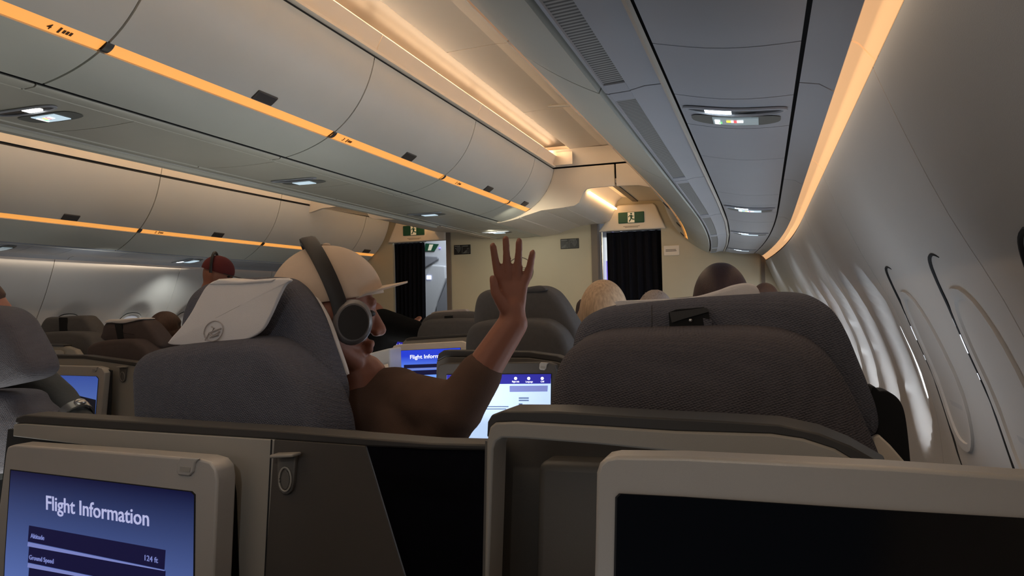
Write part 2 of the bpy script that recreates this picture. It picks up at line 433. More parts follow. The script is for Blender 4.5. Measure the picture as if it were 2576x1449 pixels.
# rear wall (behind the viewer) and front end of the galley
mb = MB(); mb.box((-2.4, 8.55, 0), (2.4, 8.6, 2.5)); struct(mb, 'wall_galley', GALG, smooth=False)

# ---------------------------------------------------------------- ceiling
CB0, CBC, CB1 = (0.708, 2.24), (0.64, 1.92), (0.26, 1.862)       # centre bin profile (right side)
OB0, OBC, OB1 = (1.52, 2.10), (1.58, 1.78), (1.90, 1.63)         # outboard bin profile

mb = MB(); mb.box((-1.75, YR, 2.47), (1.75, 8.6, 2.52))
ceiling = struct(mb, 'ceiling', CEIL, smooth=False)
CSEAM = [YR, -0.62, 0.52, 1.66, 2.80, 3.94, 5.08, 5.42]
CSEAM = [YR, -0.30, 0.84, 1.98, 3.10, 4.24, 5.42]
for s in (1, -1):
    for y0, y1 in zip(CSEAM[:-1], CSEAM[1:]):
        # flat panel with a shallow fold, and the curved vault over the cove
        G = [[V((s * x, y, z)) for x, z in ((0.862, 2.366), (1.10, 2.374), (1.13, 2.372), (1.62, 2.352))] for y in (y0 + 0.003, y1 - 0.003)]
        D = [[p + V((0, 0, 0.015)) for p in r] for r in G]
        build(MB().sheet(G, D), 'ceiling_panel', CEIL, ceiling, smooth=False)
        arc = [(0.745 + 0.117 * -math.cos(a), 2.366 + 0.05 * math.sin(a)) for a in [math.pi * k / 12 for k in range(13)]]
        arc = [(0.63, 2.30)] + [(x, z) for x, z in arc]
        G = [[V((s * x, y, z)) for x, z in arc] for y in (y0 + 0.35, y1 + 0.345 if y1 < 5.3 else y1)]
        D = [[p + V((0, 0, 0.012)) for p in r] for r in G]
        build(MB().sheet(G, D), 'cove_vault', CEIL, ceiling)
        if s == 1: build(MB().tube([V((s * x, y0 + 0.3475, z - 0.001)) for x, z in arc[3:]], 0.0016, 5), 'vault_seam', BULK2, ceiling)
# seam shadows between the panels are real gaps: a darker backing sits above
mb = MB()
for s in (1, -1): mb.box((min(s * 0.62, s * 1.62), YR, 2.40), (max(s * 0.62, s * 1.62), 5.42, 2.42))
mb.box((-0.70, YR, 2.31), (0.70, 5.45, 2.32))
build(mb, 'ceiling_backing', TRIMD, ceiling, smooth=False)
# small overhead rail fitting on the ceiling panel
mb = MB(); a = aZ(1378, 268, 2.362); b = aZ(1432, 266, 2.362)
mb.tube([a, b], 0.006); mb.obox((a + b) / 2 + V((0, 0, 0.004)), (b - a).normalized(), V((0, 1, 0)), V((0, 0, 1)), 0.04, 0.006, 0.003)
build(mb, 'ceiling_rail', BIN, ceiling)

# ---------------------------------------------------------------- overhead bins
def prof(P0, C, P1, t0, t1, n): return [bez(P0, C, P1, t0 + (t1 - t0) * i / n) for i in range(n + 1)]
def curved(pr, y0, y1, sx, aisle, th, ny=5, out=0.0):
    """Sheet over an xz profile pr (|x|, z) on side sx, aisle = +1/-1 direction of the aisle in x."""
    n = len(pr); G = []; D = []
    for y in ys(y0, y1, ny):
        g = []; d = []
        for i, (x, z) in enumerate(pr):
            a = pr[max(i - 1, 0)]; b = pr[min(i + 1, n - 1)]
            tx, tz = (b[0] - a[0]) * sx, b[1] - a[1]; L = math.hypot(tx, tz) or 1
            nx, nz = tz / L, -tx / L
            if nx * aisle - nz < 0: nx, nz = -nx, -nz
            p = V((TX(sx * x, y), y, z)); N = V((nx, 0, nz))
            g.append(p + N * out); d.append(p + N * (out - th))
        G.append(g); D.append(d)
    return MB().sheet(G, D)
def on_prof(P0, C, P1, t, y, sx, aisle, out=0.0):
    x, z = bez(P0, C, P1, t); x2, z2 = bez(P0, C, P1, min(1, t + 0.01)); x1, z1 = bez(P0, C, P1, t - 0.01)
    tx, tz = (x2 - x1) * sx, z2 - z1; L = math.hypot(tx, tz); nx, nz = tz / L, -tx / L
    if nx * aisle - nz < 0: nx, nz = -nx, -nz
    N = V((nx, 0, nz)); T = V((tx / L, 0, tz / L))
    return V((TX(sx * x, y), y, z)) + N * out, N, T          # point, outward normal, downward tangent

def overhead_bin(P, y0, y1, sx, aisle, label, group, digits=None, lab_y=None, latch=True, ts=(0.60, 0.665), spots=0):
    P0, C, P1 = P
    xm, zm = bez(P0, C, P1, 0.5)
    t = thing('overhead_bin', label, 'overhead bin', (TX(sx * xm, y0), (y0 + y1) / 2, zm), group)
    g = 0.004
    build(curved(prof(P0, C, P1, 0, 1, 14), y0, y1, sx, aisle, 0.01, out=-0.016), 'bin_body', DARK, t)
    build(curved(prof(P0, C, P1, 0.0, ts[0], 12), y0 + g, y1 - g, sx, aisle, 0.012), 'bin_door', BIN, t)
    build(curved(prof(P0, C, P1, ts[1] + 0.004, 0.985, 10), y0 + g, y1 - g, sx, aisle, 0.012), 'lower_panel', BIN2, t)
    build(curved(prof(P0, C, P1, ts[0] + 0.004, ts[1], 3), y0 + 0.022, y1 - 0.004, sx, aisle, 0.008, out=(-0.004 if aisle > 0 else -0.011)), 'light_strip', STRIP, t)
    # dark round joint between two strips
    p, N, T = on_prof(P0, C, P1, (ts[0] + ts[1]) / 2, y0 + 0.008, sx, aisle, -0.006)
    R = []
    for k in range(9):
        a = math.pi * k / 8
        R.append([p + V((0, dy, 0)) + T * (math.cos(a) * 0.021) + N * (math.sin(a) * 0.010) for dy in (-0.012, 0.014)])
    if aisle > 0 or y0 > 4.5: build(MB().grid(R), 'strip_joint', TRIMD, t)
    if latch:
        yl = y0 + (y1 - y0) * 0.57
        G = []
        for tt in (ts[0] - 0.075, ts[0] - 0.04, ts[0] - 0.004):
            r = []
            for y in (yl - 0.055, yl, yl + 0.055):
                p, N, T = on_prof(P0, C, P1, tt, y, sx, aisle, 0.005); r.append(p)
            G.append(r)
        D = [[q - N * 0.012 for q in r] for r in G]
        lo = build(MB().sheet(G, D), 'latch', TRIMD, t, bevel=0.004)
    if digits:
        p, N, T = on_prof(P0, C, P1, ts[1] - 0.014, lab_y, sx, aisle, -0.0025)
        ax = V((0, 1, 0)) if aisle > 0 else V((0, -1, 0))
        text_obj(digits, 0.026, frame_M(p, ax, -T), INK, 'row_number', t, bold=True)
        mbi = MB(); q = p + ax * 0.035
        mbi.obox(q - T * 0.009, ax, -T, N, 0.003, 0.010, 0.0006)
        for k in range(3): mbi.obox(q + ax * (0.013 + 0.010 * k) - T * 0.009, ax, -T, N, 0.0035, 0.006, 0.0006)
        build(mbi, 'seat_icons', INK, t, smooth=False)
    return t

CN = [-1.85, -0.71, 0.43, 1.569, 2.707, 3.846, 4.977, 5.47]
cl = ['center overhead bin behind the viewer above the aisle', 'center overhead bin over the viewer row beside the aisle',
      'nearest visible center overhead bin, its strip ending in row number 4', 'large center overhead bin between row labels 4 and 3, with a blue grey latch',
      'smaller center overhead bin whose amber strip starts with row number three', 'center overhead bin over row two, second from the bulkhead',
      'short last center overhead bin at the forward end of the row']
cdig = [None, None, ('4', 1.40), None, ('3', 2.80), ('2', 4.05), None]
for i, (y0, y1) in enumerate(zip(CN[:-1], CN[1:])):
    if i == 0: continue
    d = cdig[i]
    overhead_bin((CB0, CBC, CB1), y0, y1, 1, 1, cl[i], 'center overhead bins', d[0] if d else None, d[1] if d else None)
# opposite side of the centre bins, the crown fascia with the cove lamps
mb = curved(prof(CB0, CBC, CB1, 0, 1, 14), YR, 5.47, -1, -1, 0.02)
FARBIN = mb
for i, (y0, y1) in enumerate(zip(CN[:-1], CN[1:])):
    pr = [(0.712, 2.252), (0.724, 2.285), (0.742, 2.318), (0.748, 2.328)]
    for s in (1, -1):
        build(curved(pr, max(y0, YR) + 0.002, y1 - 0.002, s, s, 0.008, 1), 'crown_fascia', CEIL, ceiling)
mb = MB(); mb.box((0.60, YR, 2.232), (0.705, 5.47, 2.256)); mb.box((-0.705, YR, 2.232), (-0.60, 5.47, 2.256))
build(mb, 'bin_top_gap', DARK, ceiling, smooth=False)
mb = MB(); mb.box((0.60, YR, 2.25), (0.73, 5.44, 2.262)); mb.box((-0.73, YR, 2.25), (-0.60, 5.44, 2.262))
build(mb, 'cove_floor', CEIL, ceiling, smooth=False)
for k, (y0, y1) in enumerate(zip(CN[:-1], CN[1:])):
    for s in (1, -1):
        mb = MB(); mb.box((min(s * 0.685, s * 0.70), max(y0, YR) + 0.02, 2.334), (max(s * 0.685, s * 0.70), y1 - 0.02, 2.348))
        build(mb, 'cove_lamp', COVE, ceiling, smooth=False)

LN = [-1.0, 0.23, 1.42, 2.62, 3.858, 5.093, 6.33, 6.74]
ll = ['', '', 'far side overhead bin level with the nearest seats, just outside the view',
      'far side overhead bin at the picture edge with a dark latch above its strip',
      'far side overhead bin with row number 2 on its strip', 'far side overhead bin beyond the capped man, partly hidden by his cap', 'narrow last far side overhead bin beside the exit sign']
for i, (y0, y1) in enumerate(zip(LN[:-1], LN[1:])):
    if i < 2: continue
    overhead_bin((OB0, OBC, OB1), y0, y1, -1, 1, ll[i], 'far side overhead bins', '2' if i == 4 else None, y0 + 0.14, ts=(0.62, 0.675))
RN = [-0.85, 0.325, 1.50, 2.675, 3.85, 5.0, 6.15, 6.70]
rl = ['window side overhead bin above the viewer', 'window side overhead bin just ahead of the viewer', 'window side overhead bin above the nearest window seat', 'window side overhead bin above the second window seat',
      'window side overhead bin over the second vent grille', 'window side overhead bin above the front seats', 'last window side overhead bin, its amber strip seen end on beside the exit sign']
for i, (y0, y1) in enumerate(zip(RN[:-1], RN[1:])):
    overhead_bin((OB0, OBC, OB1), y0, y1, 1, -1, rl[i], 'window side overhead bins', latch=(i > 3), ts=(0.62, 0.675))
# panels between bin tops and ceiling
for s in (1, -1):
    trim_u = struct(curved([(1.53, 2.36), (1.53, 2.10), (1.56, 2.08)], YR, 6.75, s, -s, 0.01), 'trim_upper_' + ('right' if s == 1 else 'left'), DARK)
    for y0, y1 in zip(LN[:-1], LN[1:]):
        build(curved([(1.50, 2.345), (1.49, 2.25), (1.515, 2.115)], y0 + 0.003, y1 - 0.003, s, -s, 0.012), 'upper_bin_panel', CEIL, trim_u)

# ---------------------------------------------------------------- underside: vents, service panels
def strip_panel(pr, y0, y1, s, m, name, parent, n=3, th=0.008, **k):
    return build(curved(pr, y0, y1, s, -s, th, n), name, m, parent, **k)
PZ = 1.64
def psu_prof(bulge=0.010):
    out = []
    for i in range(9):
        f = i / 8; x = 2.034 + (2.268 - 2.034) * f
        out.append((x, 1.640 + (1.612 - 1.640) * f - bulge * math.sin(math.pi * f)))
    return out
GRL = bpy.data.materials.new('louvred_grille'); GRL.use_nodes = True
nt = GRL.node_tree; b = nt.nodes['Principled BSDF']; b.inputs['Roughness'].default_value = 0.6
tcn = nt.nodes.new('ShaderNodeTexCoord'); wv = nt.nodes.new('ShaderNodeTexWave'); wv.bands_direction = 'Y'; wv.inputs['Scale'].default_value = 26
crr = nt.nodes.new('ShaderNodeValToRGB'); crr.color_ramp.elements[0].color = (*srgb(84, 84, 84), 1); crr.color_ramp.elements[1].color = (*srgb(176, 178, 176), 1)
nt.links.new(tcn.outputs['Object'], wv.inputs['Vector']); nt.links.new(wv.outputs['Fac'], crr.inputs[0]); nt.links.new(crr.outputs[0], b.inputs['Base Color'])

for s, nm in ((1, 'right'), (-1, 'left')):
    soff = struct(curved([(1.895, 1.655), (2.02, 1.66), (2.28, 1.64), (2.37, 1.60)], YR, 6.75, s, -s, 0.01), 'trim_' + nm, DARK)
    nodes = RN if s == 1 else LN
    for y0, y1 in zip(nodes[:-1], nodes[1:]):
        strip_panel([(1.905, 1.632), (1.912, 1.630)], y0 + .003, y1 - .003, s, PSU, 'vent_edge', soff)
        strip_panel([(1.912, 1.634), (1.955, 1.637)], y0 + .06, y1 - .06, s, GRL if s == 1 else DARK, 'vent_grille', soff)
        strip_panel([(1.905, 1.632), (1.912, 1.631), (1.955, 1.633)], y0 + .003, y0 + .06, s, PSU, 'vent_end', soff)
        strip_panel([(1.905, 1.632), (1.912, 1.631), (1.955, 1.633)], y1 - .06, y1 - .003, s, PSU, 'vent_end', soff)
        strip_panel([(1.955, 1.634), (1.985, 1.640), (2.018, 1.640)], y0 + .003, y1 - .003, s, PSU, 'inner_panel', soff)
        strip_panel([(2.2755, 1.612), (2.31, 1.605), (2.335, 1.588)], y0 + .003, y1 - .003, s, PSU, 'outer_panel', soff)
    strip_panel([(2.0175, 1.642), (2.019, 1.634), (2.0215, 1.642)], YR, 6.73, s, BIN, 'rail_lip', soff, n=10)

def service_unit(cx, cy, s, prf, label, group, lens='both', disp=DISP, zoff=0.0, w=0.11, xs=1, lensmat=None, icons=True):
    """Reading light slot and sign display hung on a panel; prf(x) -> z of the panel underside."""
    t = thing('service_unit', label, 'reading light', (cx, cy, prf(cx)), group)
    lensmat = lensmat or LENS
    def P(dx, dy, dz=0.0):
        x = TX(cx, cy) + dx
        return V((x, cy + dy, prf(cx + dx) + dz))
    def oval(rx, ry, dy, dz, n=28, pw=0.8):
        out = []
        for k in range(n):
            a = 6.28318 * k / n; c, q = math.cos(a), math.sin(a)
            out.append(P(math.copysign(abs(c) ** pw, c) * rx, dy + math.copysign(abs(q) ** pw, q) * ry, dz))
        return out
    # dark lens slot with a raised rim
    build(MB().rings([oval(w, 0.030, -0.035, -0.001), oval(w, 0.030, -0.035, -0.005), oval(w - 0.008, 0.023, -0.035, -0.006), oval(w - 0.010, 0.021, -0.035, -0.002)], True, False), 'slot_rim', PSU, t)
    build(MB().rings([oval(w - 0.008, 0.023, -0.035, -0.0025), oval(w - 0.02, 0.016, -0.035, -0.0015)], True, True), 'light_slot', BLACK, t)
    if lens:
        mbx = MB(); G = [[P(dx, dy, -0.0045) for dx in (-0.062, -0.045, -0.025, -0.006)] for dy in (-0.050, -0.022)]
        if xs < 0: G = [[P(-dx, dy, -0.0045) for dx in (-0.062, -0.045, -0.025, -0.006)] for dy in (-0.050, -0.022)]
        build(MB().sheet(G, [[p + V((0, 0, 0.002)) for p in r] for r in G]), 'reading_lens', lensmat, t)
    # shallow dish with the sign
    build(MB().rings([oval(w - 0.012, 0.045, 0.055, -0.0015, pw=0.6), oval(w - 0.03, 0.036, 0.055, -0.0005, pw=0.6)], True, True), 'sign_dish', VENT, t)
    G = [[P(dx, dy, -0.0035) for dx in (-0.05, 0.0, 0.05)] for dy in (0.025, 0.088)]
    d = build(MB().sheet(G, [[p + V((0, 0, 0.003)) for p in r] for r in G]), 'sign_display', disp, t)
    if icons:
        def ic(x0, x1, y0, y1, m, n):
            G = [[P(a, b, -0.0045) for a in (x0, x1)] for b in (y0, y1)]
            build(MB().sheet(G, [[p + V((0, 0, 0.0005)) for p in r] for r in G]), n, m, t, smooth=False)
        ic(-0.046, -0.034, 0.040, 0.080, ICONW, 'seatbelt_icon'); ic(-0.037, -0.030, 0.058, 0.074, ICONG, 'icon_tick')
        ic(-0.020, -0.010, 0.040, 0.058, ICONY, 'cigarette_icon'); ic(-0.010, -0.004, 0.040, 0.058, ICONW, 'cigarette_icon')
        ic(-0.004, 0.003, 0.038, 0.060, ICONR, 'cross_icon'); ic(0.003, 0.017, 0.038, 0.058, ICONW, 'cigarette_icon')
    return t
def prf_out(x):
    f = (abs(x) - 2.032) / 0.236; f = max(0, min(1, f)); return 1.640 - 0.028 * f - 0.010 * math.sin(math.pi * f) - 0.0005

# outboard service panels: blank panels and units
UY = [1.72, 3.52, 4.80, 6.28]
RS = [YR, -0.9, -0.30, 0.18, 0.62, 1.26, 1.585, 1.86, 2.28, 3.05, 3.38, 3.66, 4.10, 4.66, 4.94, 5.5, 6.14, 6.42, 6.73]
for s, nm in ((1, 'trim_right'), (-1, 'trim_left')):
    par = bpy.data.objects[nm]
    for y0, y1 in zip(RS[:-1], RS[1:]):
        strip_panel(psu_prof(), y0 + 0.002, y1 - 0.002, s, PSU, 'service_panel', par)
ul = ['large reading light slot and sign display over the nearest window seat', 'second reading light unit along the window side, lamp lit', 'third reading light unit along the window side, lamp lit', 'farthest reading light unit at the front of the window side']
for i, y in enumerate(UY):
    service_unit(2.15, y, 1, prf_out, ul[i], 'window side reading lights', disp=DISPD if i == 0 else DISP, xs=1, icons=(i < 2))
service_unit(-2.15, 4.75, -1, prf_out, 'reading light and bright sign over the far window seats', 'far side reading lights', xs=1, icons=False)
service_unit(-2.15, 3.2, -1, prf_out, 'unlit reading light unit over the far seats near the picture edge', 'far side reading lights', lens=None, icons=False, disp=DISPD)

# centre underside
mb = MB(); mb.box((-0.262, YR, 1.872), (0.262, YB, 1.90)); trc = struct(mb, 'trim_center', DARK, smooth=False)
build(FARBIN, 'far_bin_face', BIN, trc)
CS = [YR, -0.65, 0.43, 1.569, 2.707, 3.846, 4.977, 5.47, 6.0, 6.73]
for y0, y1 in zip(CS[:-1], CS[1:]):
    for s in (1, -1):
        build(curved([(0.243, 1.866), (0.236, 1.860), (0.196, 1.858), (0.192, 1.862)], y0 + .003, y1 - .003, s, s, 0.006, 1), 'edge_panel', PSUC, trc)
CP = [YR, -0.9, -0.1, 0.55, 1.35, 1.98, 2.75, 3.40, 4.25, 4.9, 5.72, 6.36, 6.73]
for y0, y1 in zip(CP[:-1], CP[1:]):
    pr = [(-0.188 + 0.376 * k / 8, 1.8605 - 0.006 * math.sin(math.pi * k / 8)) for k in range(9)]
    G = [[V((x, y, z)) for x, z in pr] for y in (y0 + .002, y1 - .002)]
    build(MB().sheet(G, [[p + V((0, 0, .006)) for p in r] for r in G]), 'service_panel', PSUC, trc)
for s in (1, -1):
    build(curved([(0.262, 1.868), (0.275, 1.848), (0.30, 1.846)], YR, 5.46, s, s, 0.004, 1), 'edge_lip', PSUC, trc) if s < 0 else None
prf_c = lambda x: 1.8605 - 0.006 * math.sin(math.pi * (x + 0.188) / 0.376) - 0.0008
ccl = ['center reading light with a lit lamp at the picture edge beside a small bright sign', 'center reading light unit with a dark slot above the middle of the far headrests', 'third center reading light unit with a bright white sign', 'farthest center reading light unit above the bulkhead']
for i, y in enumerate([1.76, 3.18, 4.68, 6.12]):
    service_unit(0.0, y, 1, prf_c, ccl[i], 'center reading lights', lens=(i in (0, 3)) or None, xs=1 if i else -1, lensmat=LENSW, icons=(i == 0), w=0.13)

# ================================================================== sidewalls with windows
def wallx(z):
    P = [(0.0, 2.50), (0.3, 2.60), (0.6, 2.64), (0.85, 2.63), (1.0, 2.60), (1.19, 2.525), (1.32, 2.455), (1.45, 2.40), (1.56, 2.358), (1.60, 2.345)]
    for (a, xa), (b, xb) in zip(P[:-1], P[1:]):
        if z <= b: 
            f = (z - a) / (b - a); return xa + (xb - xa) * f
    return P[-1][1]
def wx(z):      # smoothed
    return (wallx(z - 0.05) + wallx(z) * 2 + wallx(z + 0.05)) / 4
WINR = [-0.53, -0.03] + [0.47 + 0.5 * k for k in range(13)]
WINL = [2.38, 2.94, 3.50, 4.06, 4.62, 5.18, 5.74, 6.3]
WZ = 1.03
def dent(y, z, wins):
    d = 0
    for c in wins:
        q = math.sqrt(((y - c) / 0.190) ** 2 + ((z - WZ) / 0.27) ** 2)
        k = 0.10 if (wins is WINR and 0.3 < c < 2.1) else 1.0
        if q < 1.0: d = max(d, k * (1 - max(0.0, (q - 0.62) / 0.38) ** 2 if q > 0.62 else 1.0))
    return d
SEAMR = [YR, -0.78, 0.22, 1.22, 2.22, 3.22, 4.22, 5.22, 6.22, 6.74]
SEAML = [YR, -0.4, 0.7, 1.54, 2.66, 3.78, 4.90, 6.02, 6.74]
winno = 0
for s, wins, seams, nm in ((1, WINR, SEAMR, 'right'), (-1, WINL, SEAML, 'left')):
    G = [[V((TX(s * (wx(z) + 0.10), y), y, z)) for z in (0, 0.4, 0.8, 1.1, 1.4, 1.62)] for y in ys(YR, 6.74, 10)]
    wall = struct(MB().grid(G), 'wall_' + nm, DARK)
    for y0, y1 in zip(seams[:-1], seams[1:]):
        ny = max(8, int((y1 - y0) / 0.025)); G = []
        zs = [0.0, 0.25, 0.5] + [0.62 + 0.025 * k for k in range(38 if s > 0 else 40)]
        for y in ys(y0 + 0.0025, y1 - 0.0025, ny):
            G.append([V((TX(s * (wx(z) + 0.055 * dent(y, z, wins) + (0.004 if z < 0.02 else 0)), y), y, z)) for z in zs])
        D = [[p + V((s * 0.012, 0, 0)) for p in r] for r in G]
        build(MB().sheet(G, D), 'sidewall_panel', SIDE, wall)
    # lit recess under the bins
    for y0, y1 in zip(seams[:-1], seams[1:]):
        G = [[V((TX(s * x, y), y, z)) for x, z in (((2.333, 1.592), (2.346, 1.584), (2.368, 1.556)) if s > 0 else ((2.338, 1.600), (2.350, 1.597), (2.360, 1.592)))] for y in ys(y0 + .004, y1 - .004, 4)]
        build(MB().sheet(G, [[p + V((s * 0.004, 0, 0.006)) for p in r] for r in G]), 'wall_light', PEACH, wall)
    for c in wins:
        winno += 1
        lit = s == 1 and c > 2.1
        glow = s == -1 and 3.4 < c < 4.8
        shal = s == 1 and 0.3 < c < 2.1
        x0 = lambda y, z, o=0.0, sh=shal: V((TX(s * (wx(z) + (0.0085 if sh else 0.050) + o), y), y, z))
        def ov(ry, rz, o, n=32):
            out = []
            for k in range(n):
                a = 6.28318 * k / n; q, w_ = math.cos(a), math.sin(a)
                y = c + math.copysign(abs(q) ** 0.75, q) * ry; z = WZ + math.copysign(abs(w_) ** 0.75, w_) * rz
                out.append(x0(y, z, o))
            return out
        w = struct(MB().rings([ov(0.128, 0.185, 0.004), ov(0.128, 0.185, -0.010), ov(0.112, 0.168, -0.008), ov(0.108, 0.164, 0.002)], True, False), 'window_%d' % winno, SIDE)
        build(MB().rings([ov(0.110, 0.166, 0.001), ov(0.06, 0.09, 0.001)], True, True), 'window_pane' if lit else 'window_shade', DAY if lit else (SHADEG if glow else SHADE), w)
        if not lit:
            if not shal: build(MB().rings([ov(0.1295, 0.1865, 0.003), ov(0.1295, 0.1865, -0.004), ov(0.134, 0.191, -0.004), ov(0.134, 0.191, 0.004)], True, False), 'window_gap', DARK, w)
            if s == 1:
                sx_ = lambda y, z, o=0.0: V((TX(s * (wx(z) + 0.055 * dent(y, z, wins) + o), y), y, z))
                tr = [sx_(c + 0.150 * math.cos(a), WZ + 0.245 * math.sin(a), -0.001) for a in [math.radians(104 - 186 * k / 40) for k in range(41)]]
                build(MB().tube(tr, [0.0006 + 0.0030 * min(1, k / 4, (40 - k) / 10) for k in range(41)], 6), 'shade_track', DARK, w)
                for a0, a1 in ((24, 15), (6, 3), (32, 28)):
                    tr = [sx_(c + 0.150 * math.cos(a), WZ + 0.245 * math.sin(a), -0.0022) for a in [math.radians(a0 + (a1 - a0) * k / 6) for k in range(7)]]
                    build(MB().tube(tr, 0.0026, 6), 'light_leak', DAYS, w)

# ================================================================== forward bulkhead, doorways, soffit
def wallbox(mb, x0, x1, z0, z1, y0=YB, y1=YB + 0.04): return mb.box((x0, y0, z0), (x1, y1, z1))
# doorways: right aisle 0.79 .. 1.34, left aisle -1.36 .. -0.77
mb = MB(); wallbox(mb, -0.73, 0.745, 0, 2.02)
wf = struct(mb, 'wall_front', BULK, smooth=False)
mb = MB(); wallbox(mb, 0.70, 0.76, 0, 1.99, YB - 0.012, YB + 0.10); build(mb, 'door_post', BULK2, wf, smooth=False, bevel=0.004)
mb = MB(); wallbox(mb, -0.765, -0.715, 0, 1.99, YB - 0.012, YB + 0.10); build(mb, 'door_post', BULK2, wf, smooth=False, bevel=0.004)
mb = MB(); wallbox(mb, 1.34, 2.50, 0, 2.4); build(mb, 'bulkhead_panel', BULK, wf, smooth=False)
mb = MB(); wallbox(mb, -2.50, -1.36, 0, 2.4); build(mb, 'bulkhead_panel', BULK, wf, smooth=False)
mb = MB(); wallbox(mb, 0.76, 1.34, 1.95, 2.47); wallbox(mb, -1.36, -0.765, 1.95, 2.47); wallbox(mb, -0.73, 0.745, 2.02, 2.47)
build(mb, 'over_door_panel', BULK, wf, smooth=False)
mb = MB(); mb.box((2.185, YB - 0.012, 0), (2.215, YB, 1.60)); build(mb, 'corner_trim', BULK2, wf, smooth=False)

# transverse panel where the aisle ceiling steps down (Y about 5.5), with the S-curved lower edge
YT = 5.47
mb = MB(); mb.box((-1.60, YT + 0.05, 2.28), (1.60, YB - 0.01, 2.30)); fwd = struct(mb, 'trim_forward', DARK, smooth=False)
def tp(u, v, Y=YT): return aY(u, v, Y)
top = [(0.70, 2.245), (0.9, 2.245), (1.17, 2.245)]
low = [(1.17, 2.085), (0.985, 2.082), (0.955, 2.075), (0.935, 2.055), (0.915, 2.01), (0.895, 1.975), (0.86, 1.955), (0.76, 1.945), (0.60, 1.935), (0.48, 1.905), (0.35, 1.872), (0.262, 1.860)]
edge = [bez(CB0, CBC, CB1, t) for t in (0.9, 0.75, 0.6, 0.45, 0.3, 0.15, 0.0)]
for s in (1, -1):
    mb = MB(); mb.prism([V((s * x, YT + 0.004, z)) for x, z in top + low + edge], V((0, 0.03, 0)))
    build(mb, 'transverse_panel', CEIL, fwd, smooth=False)
    mb = MB(); mb.prism([V((s * x, YT + 0.004, z)) for x, z in [(1.185, 2.245), (1.62, 2.245), (1.62, 2.02), (1.45, 2.05), (1.35, 2.075), (1.185, 2.082)]], V((0, 0.03, 0)))
    build(mb, 'transverse_panel', CEIL, fwd, smooth=False)
    mb = MB(); mb.box((min(s * 0.62, s * 0.87), 5.405, 2.26), (max(s * 0.62, s * 0.87), 5.415, 2.425)); build(mb, 'vault_end', CEIL, fwd, smooth=False)
    # lit upstand above the gap: closes the end of the aisle ceiling
    G = [[V((s * x, YT - d, z)) for x in (0.66, 1.0, 1.3, 1.62)] for d, z in ((0.0, 2.258), (0.012, 2.29), (0.03, 2.325), (0.06, 2.352), (0.10, 2.368))]
    build(MB().sheet(G, [[p + V((0, 0.012, 0)) for p in r] for r in G]), 'end_cove', CEIL, fwd)
mb = MB(); mb.box((-1.62, YT + 0.02, 2.0), (1.62, YT + 0.03, 2.47)); build(mb, 'transverse_backing', DARK, fwd, smooth=False) if False else None
# lower soffit between the transverse panel and the bulkhead: centre, then the lit aisle vault
for s in (1, -1):
    pr = [(0.238, 1.857), (0.262, 1.858), (0.35, 1.870), (0.42, 1.885)]
    G = [[V((s * x, y, z)) for x, z in pr] for y in (YT - 0.002, YB)]
    build(MB().sheet(G, [[p + V((0, 0, 0.01)) for p in r] for r in G]), 'soffit_panel', CEIL, fwd)
    pr = [(0.425, 1.889), (0.48, 1.906), (0.60, 1.937)]
    G = [[V((s * x, y, z)) for x, z in pr] for y in (YT + 0.01, YB)]
    build(MB().sheet(G, [[p + V((0, 0, 0.01)) for p in r] for r in G]), 'soffit_panel', CEIL, fwd)
    pr = [(0.605, 1.940), (0.70, 1.946), (0.77, 1.949)]
    G = [[V((s * x, y, z)) for x, z in pr] for y in (YT + 0.01, YB)]
    build(MB().sheet(G, [[p + V((0, 0, 0.01)) for p in r] for r in G]), 'soffit_panel', CEIL, fwd)
    pr = [(0.775, 1.950), (0.84, 1.955), (0.878, 1.968), (0.898, 1.99), (0.914, 2.025), (0.932, 2.058)]
    G = [[V((s * x, y, z)) for x, z in pr] for y in (YT + 0.01, YB)]
    build(MB().sheet(G, [[p + V((0, 0, 0.01)) for p in r] for r in G]), 'soffit_roll', CEIL, fwd)
    pr = [(0.932, 2.058), (0.935, 2.10), (0.955, 2.15), (1.0, 2.18), (1.06, 2.17), (1.09, 2.14)]
    G = [[V((s * x, y, z)) for x, z in pr] for y in (YT + 0.05, YB)]
    build(MB().sheet(G, [[p + V((0, 0, 0.01)) for p in r] for r in G]), 'lit_vault', CEIL, fwd)
    mb = MB(); mb.box((min(s * 0.945, s * 0.957), YT + 0.12, 2.062), (max(s * 0.945, s * 0.957), YB - 0.06, 2.074))
    build(mb, 'vault_lamp', COVEF, fwd, smooth=False)
    pr = [(1.09, 2.135), (1.14, 2.13)]
    G = [[V((s * x, y, z)) for x, z in pr] for y in (YT + 0.05, YB)]
    build(MB().sheet(G, [[p + V((0, 0, 0.01)) for p in r] for r in G]), 'soffit_panel', BULK2, fwd)
    pr = [(1.145, 2.135), (1.3, 2.13), (1.45, 2.10), (1.55, 2.06)]
    G = [[V((s * x, y, z)) for x, z in pr] for y in (YT + 0.04, YB)]
    build(MB().sheet(G, [[p + V((0, 0, 0.01)) for p in r] for r in G]), 'soffit_panel', CEIL, fwd)

